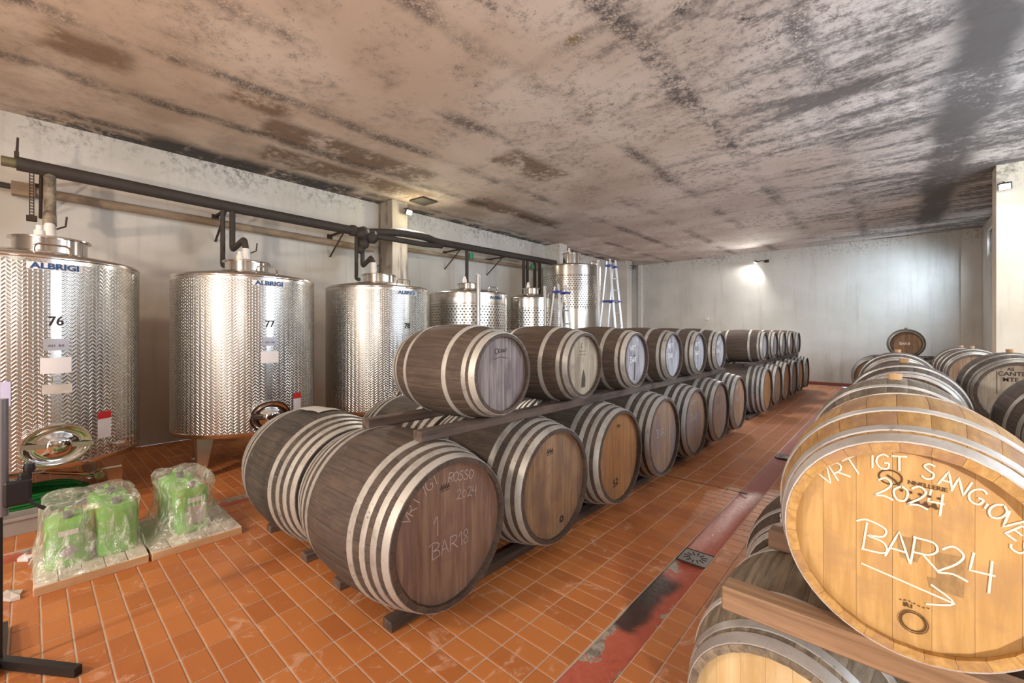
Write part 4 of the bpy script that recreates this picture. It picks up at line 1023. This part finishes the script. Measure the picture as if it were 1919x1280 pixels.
# drops to the tanks
def drop(Y_, z0, z1, arm, label, lagged=False, second=True):
    e = empty('drop_pipe', (PX, Y_, z0), 0, label, 'pipe', 'drop pipes from the overhead pipe to the tanks')
    r = 0.055 if lagged else 0.042
    if arm is None:
        MB().tube([(0, 0, -0.05), (0, 0, z1 - z0)], r, 12).obj('riser', MAT['pipe'], e, True)
        MB().lathe([(0, -.05), (.055, -.05), (.06, 0), (.055, .05), (0, .05)], 14, Matrix.Translation((0, 0, z1 - z0 + .08))).obj('collar', MAT['rust'], e, True)
        if second: MB().tube([(0.0, 0.16, -0.02), (0.0, 0.16, 2.5 - z0)], 0.045, 10).obj('second_riser', MAT['pipe'], e, True)
        return e
    tx, ty, tz = arm
    MB().tube(bent([(0, 0, -0.05), (0, 0, z1 - z0), (tx - PX - 0.06, ty - Y_, z1 - z0 + 0.02), (tx - PX, ty - Y_, tz - z0)], 0.10), r, 12).obj('riser', MAT['lagging'] if lagged else MAT['pipe'], e, True)
    MB().tube([(tx - PX, ty - Y_, tz - z0 + 0.02), (tx - PX, ty - Y_, tz - z0 - 0.13)], [0.045, 0.055], 12).obj('collar', MAT['white_plastic'], e, True)
    MB().tube([(tx - PX + .03, ty - Y_ + .05, tz - z0 - .04), (tx - PX + .04, ty - Y_ + .12, tz - z0 + 0.0), (tx - PX + .04, ty - Y_ + .13, tz - z0 + 0.11)], 0.010, 6).obj('valve_lever', MAT['rust'], e)
    if second:
        MB().tube(bent([(0.0, -0.13, -0.02), (0.0, -0.13, 2.76 - z0), (0.10, -0.13, 2.74 - z0)], 0.04), 0.035, 10).obj('second_riser', MAT['pipe'], e, True)
    return e
drop(0.17, 3.72, 3.02, (-6.95, 0.15, 2.90), 'mould-spotted thick drop pipe ending over tank 76', True, False)
drop(2.13, 3.69, 3.02, (-6.83, 2.03, 2.88), 'dark drop pipes with elbow and lever over tank 77')
drop(4.35, 3.68, 3.02, (-6.80, 4.0, 2.92), 'dark drop pipes with elbow over tank 78')
drop(7.10, 3.80, 2.75, None, 'single dark drop pipe over the smaller dimpled tank', False, False)
drop(9.25, 3.84, 2.6, None, 'dark drop pipes over the narrow dimpled tank')
for y, lab in ((7.22, 'small green valve under the overhead pipe, above the smaller dimpled tank'), (9.62, 'small green valve under the overhead pipe near the second pier')):
    tag(MB().lathe([(0, -.07), (.05, -.07), (.06, 0), (.05, .07), (0, .07)], 14).obj('green_valve', MAT['green_valve'], None, True, (PX + .02, y, 3.60)), lab, 'valve')
for i, y in enumerate((9.75, 9.98)):
    tag(MB().tube([(0, 0, 0), (0, 0, -1.2)], 0.05, 10).obj('riser_pipe', MAT['pipe'], None, True, (PX, y, 3.80)), ('left' if i == 0 else 'right') + ' one of two dark risers behind the narrow dimpled tank', 'pipe')
# perforated strap hanging next to the first drop
e = empty('perforated_strap', (PX + .05, 0.02, 3.62), 0, 'rusty perforated strap hanging beside the first drop pipe', 'strap')
mb = MB()
for s_ in (-1, 1): mb.box((0, s_ * 0.017, -0.25), (0.006, 0.010, 0.52))
for k in range(14): mb.box((0, 0, -0.02 - k * 0.036), (0.006, 0.03, 0.012))
mb.obj('strap', MAT['rust'], e); MB().box((0, 0, -0.53), (0.05, 0.09, 0.07), 0.005).obj('hook_block', MAT['rust'], e)

# ------------------------------------------------------------------ flood lamps
def lamp(label, loc, aim, lit=True, plate=None):
    e = empty('flood_lamp', loc, 0, label, 'lamp', 'small flood lamps on walls and piers')
    q = Vector(aim).to_track_quat('-Z', 'Y').to_matrix().to_4x4()
    MB().box((0, 0, 0.03), (0.16, 0.12, 0.05), 0.01, q).obj('lamp_body', MAT['black'], e)
    MB().box((0, 0, -0.001), (0.13, 0.09, 0.012), 0.002, q).obj('lamp_glass', MAT['lamp_glass'] if lit else MAT['cap'], e)
    MB().tube([(0, 0, 0.05), (0.0, 0.08 if plate == 'y' else 0, 0.10), ((-0.21 if plate == 'x' else 0), (0.14 if plate == 'y' else 0), 0.12)], 0.010, 6).obj('bracket', MAT['rust'], e)
    return e
lamp('lit flood lamp by the ceiling at the first concrete pier', (-7.75, 5.40, 4.28), (1, 0.1, -0.5), plate='x')
lamp('lit flood lamp on the cream pier at the right edge', (1.36, 10.78, 4.14), (-0.2, -1, -0.6), plate='y')
lamp('lit flood lamp high on the far wall', (-3.67, 16.98, 4.17), (-0.4, -0.15, -1), plate='y')
lamp('unlit small lamp at the far left corner', (-7.62, 15.8, 4.25), (1, -0.5, -0.5), False, plate='x')
tag(MB().box((0, 0, 0), (0.42, 0.42, 0.03), 0.004).obj('ceiling_plate', MAT['grout_dark'], None, None, (-7.55, 5.62, 4.53), (0, 0, .1)), 'dark square plate on the ceiling next to the first pier lamp', 'plate')
tag(MB().box((0, 0, 0.0), (0.13, 0.08, 0.05), 0.012).box((0.05, -0.01, 0.04), (0.03, 0.05, 0.05), 0.005).obj('wall_sensor', MAT['white_plastic'], None, None, (-5.33, YF - 0.045, 2.22)), 'small white fitting on the far wall above the far barrels', 'wall fitting')
e = empty('wall_fitting', (-3.35, YF - 0.02, 4.21), 0, 'dark cable box right of the far wall lamp', 'cable box')
MB().box((0, 0, 0), (0.14, 0.04, 0.10), 0.005).obj('box', MAT['rust'], e); MB().tube([(-.05, -.02, 0), (-.16, -.04, .03), (-.26, -.02, 0)], 0.012, 6).obj('cable', MAT['rust'], e)

# ------------------------------------------------------------------ jug packs
def jug(label, x, y, rz, tall=0.40, diamond=False, square=False, z=0.06, tag_strip=True):
    e = empty('jerrycan', (x, y, z), rz, label, 'jerrycan', 'green jerrycans on the wooden bases')
    w, d = 0.235, 0.27; b = 0.03; mb = MB(); v = []; f = []
    prof = [(0.94, 0), (1.0, 0.02), (1.0, tall * 0.78), (0.97, tall * 0.84), (0.80, tall * 0.90), (0.60, tall * 0.92), (0.0, tall * 0.925)]
    n = 24
    for s_, zz in prof:
        for i in range(n):
            a = 2 * PI * (i + .5) / n; c_, s2 = math.cos(a), math.sin(a)
            sup = (abs(c_) ** 5 + abs(s2) ** 5) ** (-1 / 5)
            v.append((c_ * sup * d / 2 * s_, s2 * sup * w / 2 * s_, zz))
    for k in range(len(prof) - 1):
        for i in range(n): f.append((k * n + i, k * n + (i + 1) % n, (k + 1) * n + (i + 1) % n, (k + 1) * n + i))
    f.append(tuple(range(n))[::-1])
    mb.add(v, f).obj('body', MAT['jug'], e, True, ang=50)
    MB().tube(bent([(-0.08, 0, tall * .90), (-0.07, 0, tall * .99), (0.0, 0, tall * .99), (0.015, 0, tall * .90)], 0.03), 0.014, 8).obj('handle', MAT['jug'], e, True)
    MB().lathe([(0.0, .045), (0.028, .045), (0.031, 0.0), (0.0, 0)], 18, Matrix.Translation((0.075, 0, tall * .905))).obj('cap', MAT['cap'], e, True)
    xf = d / 2 + 0.002
    if tag_strip: MB().box((xf, -0.0, tall * 0.66), (0.002, 0.10, 0.035)).obj('strip_label', MAT['paper'], e)
    if diamond: MB().box((xf, 0.0, tall * 0.30), (0.002, 0.075, 0.075), 0, Matrix.Translation((0, 0, tall * .30)) @ Matrix.Rotation(PI / 4, 4, 'X') @ Matrix.Translation((0, 0, -tall * .30))).obj('diamond_label', MAT['plate'], e)
    if square: MB().box((xf, 0.01, tall * 0.36), (0.002, 0.14, 0.15)).obj('square_label', MAT['paper_print'], e)
    return e
jug('left front green jerrycan with diamond label, in the left pack', -4.50, 0.185, 0.0, 0.37, True)
jug('right front green jerrycan of the left pack, beside the diamond-labelled one', -4.50, 0.445, 0.0, 0.40, False, False, 0.06, False)
jug('rear green jerrycan of the left pack', -4.81, 0.43, 0.05, 0.40)
jug('front green jerrycan with square label in the right pack', -4.50, 0.90, 0.15, 0.40, False, True)
jug('rear green jerrycan of the right pack', -4.80, 0.88, 0.1, 0.42)
def base(label, y0, y1):
    e = empty('pallet', (-4.58, (y0 + y1) / 2, 0), 0, label, 'pallet', 'raw pine bases under the jerrycan packs')
    W_ = y1 - y0
    for x in (0.36, 0.0, -0.36): MB().box((x, 0, 0.02), (0.07, W_, 0.04), 0.003).obj('runner', MAT['pine'], e)
    for k in range(5): MB().box((0.0, -W_ / 2 + W_ * (k + .5) / 5, 0.049), (0.80, W_ / 5 - 0.006, 0.018), 0.002).obj('board', MAT['board'], e)
    MB().box((0.402, 0, 0.028), (0.02, W_ - 0.01, 0.056), 0.002).obj('front_board', MAT['pine'], e)
    return e
base('raw pine base under the left jerrycan pack', 0.015, 0.60); base('raw pine base under the right jerrycan pack', 0.61, 1.215)
def film(label, cx, cy, hx, hy, jx, jy, jcx, jcy, top, waist=False, seed=0):
    rn = random.Random(seed); n = 64; v = []; f = []; rings = []
    lev = [(0.0, 1.0), (0.06, 0.86), (0.2, 0.45), (0.42, 0.16), (0.7, 0.03), (0.92, 0.0), (1.0, -0.10), (1.05, -0.45), (1.06, -1.0)]
    ph = [rn.uniform(0, 6) for _ in range(6)]
    for li, (h, s_) in enumerate(lev):
        for i in range(n):
            a = 2 * PI * i / n; c_, s2 = math.cos(a), math.sin(a); sup = (abs(c_) ** 6 + abs(s2) ** 6) ** (-1 / 6)
            bx, by = cx + c_ * sup * hx, cy + s2 * sup * hy
            tx, ty = jcx + c_ * sup * jx, jcy + s2 * sup * jy
            if s_ >= 0: x = tx + (bx - tx) * s_; y = ty + (by - ty) * s_
            else: x = jcx + (tx - jcx) * (1 + s_); y = jcy + (ty - jcy) * (1 + s_)
            wr = 0.010 * math.sin(7 * a + ph[0] + h * 5) + 0.008 * math.sin(13 * a + ph[1] - h * 9) + 0.006 * rn.uniform(-1, 1)
            if waist and h > 0.9 and s_ > -0.2: wr += 0.035
            if waist and 0.6 < h < 0.9: wr -= 0.0
            z = 0.066 + (top - 0.066) * h + 0.008 * math.sin(5 * a + ph[2] + h * 6) * (1 if li > 1 else 0)
            v.append((x + c_ * wr, y + s2 * wr, z))
    for li in range(len(lev) - 1):
        for i in range(n): f.append((li * n + i, li * n + (i + 1) % n, (li + 1) * n + (i + 1) % n, (li + 1) * n + i))
    return tag(MB().add(v, f).obj('plastic_wrap', MAT['film'], None, True, ang=25), label, 'plastic wrap', 'clear wraps over the jerrycan packs')
film('clear crinkled wrap over the left pack of jerrycans', -4.58, 0.305, 0.41, 0.295, 0.325, 0.262, -4.65, 0.315, 0.47, False, 3)
film('clear crinkled wrap gathered over the right pack of jerrycans', -4.58, 0.91, 0.41, 0.30, 0.315, 0.155, -4.65, 0.895, 0.49, True, 8)
# scraps on the floor by the packs
def scrap(name, label, cat, x, y, sx, sy, mat, seed, thick=0.01, rz=0.0):
    rn = random.Random(seed); n = 9; v = [(0, 0, thick)]; 
    for i in range(n):
        a = 2 * PI * i / n; k = rn.uniform(0.6, 1.1); v.append((math.cos(a) * sx * k, math.sin(a) * sy * k, rn.uniform(0.002, thick)))
    for i in range(n): v.append((v[i + 1][0], v[i + 1][1], 0.001))
    f = [(0, 1 + i, 1 + (i + 1) % n) for i in range(n)] + [(1 + (i + 1) % n, 1 + i, 1 + n + i, 1 + n + (i + 1) % n) for i in range(n)]
    return tag(MB().add(v, f).obj(name, mat, None, None, (x, y, 0.001), (0, 0, rz)), label, cat)
scrap('film_scrap', 'crumpled clear film scrap left of the first pine base', 'scrap', -4.30, -0.08, 0.10, 0.05, MAT['paper_print'], 2, 0.03, 0.4)
scrap('film_scrap', 'pale film scrap behind the first pine base at the left', 'scrap', -4.92, -0.02, 0.08, 0.05, MAT['paper'], 5, 0.03, 0.2)
tag(MB().box((0, 0, 0.012), (0.22, 0.035, 0.024), 0.003).obj('wood_offcut', MAT['pine'], None, None, (-4.66, -0.19, 0), (0, 0, 0.25)), 'short wood offcut on the tiles left of the jerrycans', 'offcut')

# ------------------------------------------------------------------ under tank 76: hose and crate
e = empty('hose_coil', (-6.25, -0.02, 0.0), 0, 'green hose coiled on the floor under tank 76', 'hose')
pts = []
for i in range(150):
    a = i * 0.30; R_ = 0.26 + 0.02 * math.sin(i * .7); pts.append((R_ * math.cos(a), R_ * 1.5 * math.sin(a), 0.04 + 0.022 * (a / (2 * PI)) + 0.01 * math.sin(i)))
MB().tube(pts, 0.018, 8).obj('hose', MAT['green_hose'], e, True)
e = empty('plastic_crate', (-5.66, -0.06, 0), 0, 'low grey crate in front of the green hose, under tank 76', 'crate')
mb = MB()
for s_ in (-1, 1): mb.box((s_ * 0.10, 0, 0.075), (0.012, 0.36, 0.15), 0.002); mb.box((0, s_ * 0.18, 0.075), (0.20, 0.012, 0.15), 0.002)
mb.box((0, 0, 0.01), (0.2, 0.36, 0.012)); mb.obj('crate_walls', MAT['grey_crate'], e)
for s_ in (-1, 1): MB().box((s_ * 0.112, 0, 0.135), (0.02, 0.40, 0.022), 0.003).obj('rim', MAT['grey_crate'], e)

# ------------------------------------------------------------------ black stand at the left edge
e = empty('tripod_stand', (-3.41, -0.10, 0), 0, 'black metal stand with clamp and lever at the left edge', 'stand')
MB().tube([(0, 0, 0.05), (0, 0, 1.02)], 0.011, 10).obj('pole', MAT['black'], e, True)
MB().tube([(0, 0.01, 0.78), (0, 0.01, 1.38)], 0.020, 12).obj('upper_tube', MAT['grey_tube'], e, True)
cl = MB().box((0.0, 0.06, 0.89), (0.07, 0.10, 0.13), 0.012).box((0.0, 0.085, 0.965), (0.05, 0.05, 0.05), 0.012).obj('clamp', MAT['black'], e)
MB().tube([(0.02, 0.08, 0.88), (0.03, 0.115, 0.82), (0.03, 0.155, 0.785)], [0.010, 0.008, 0.011], 8).obj('lever', MAT['black'], cl, True)
MB().lathe([(0.0, 0.0), (0.020, 0.0), (0.024, 0.02), (0.020, 0.045), (0.0, 0.045)], 14, Matrix.Translation((0.0, 0.10, 0.985))).obj('knob', MAT['black'], cl, True)
for (dx, dy) in ((0.40, 0.30), (0.40, -0.35), (-0.45, 0.0)):
    d = Vector((dx, dy, 0)).normalized(); a = math.atan2(dy, dx)
    T = Matrix.Rotation(a, 4, 'Z')
    MB().add([(0.0, -.02, 0.02), (0.0, .02, 0.02), (0.44, .018, 0.0), (0.44, -.018, 0.0), (0, -.02, 0.062), (0, .02, 0.062), (0.44, .018, 0.045), (0.44, -.018, 0.045)],
             [(0, 3, 2, 1), (4, 5, 6, 7), (0, 1, 5, 4), (1, 2, 6, 5), (2, 3, 7, 6), (3, 0, 4, 7)], T=T).obj('leg', MAT['black'], e)
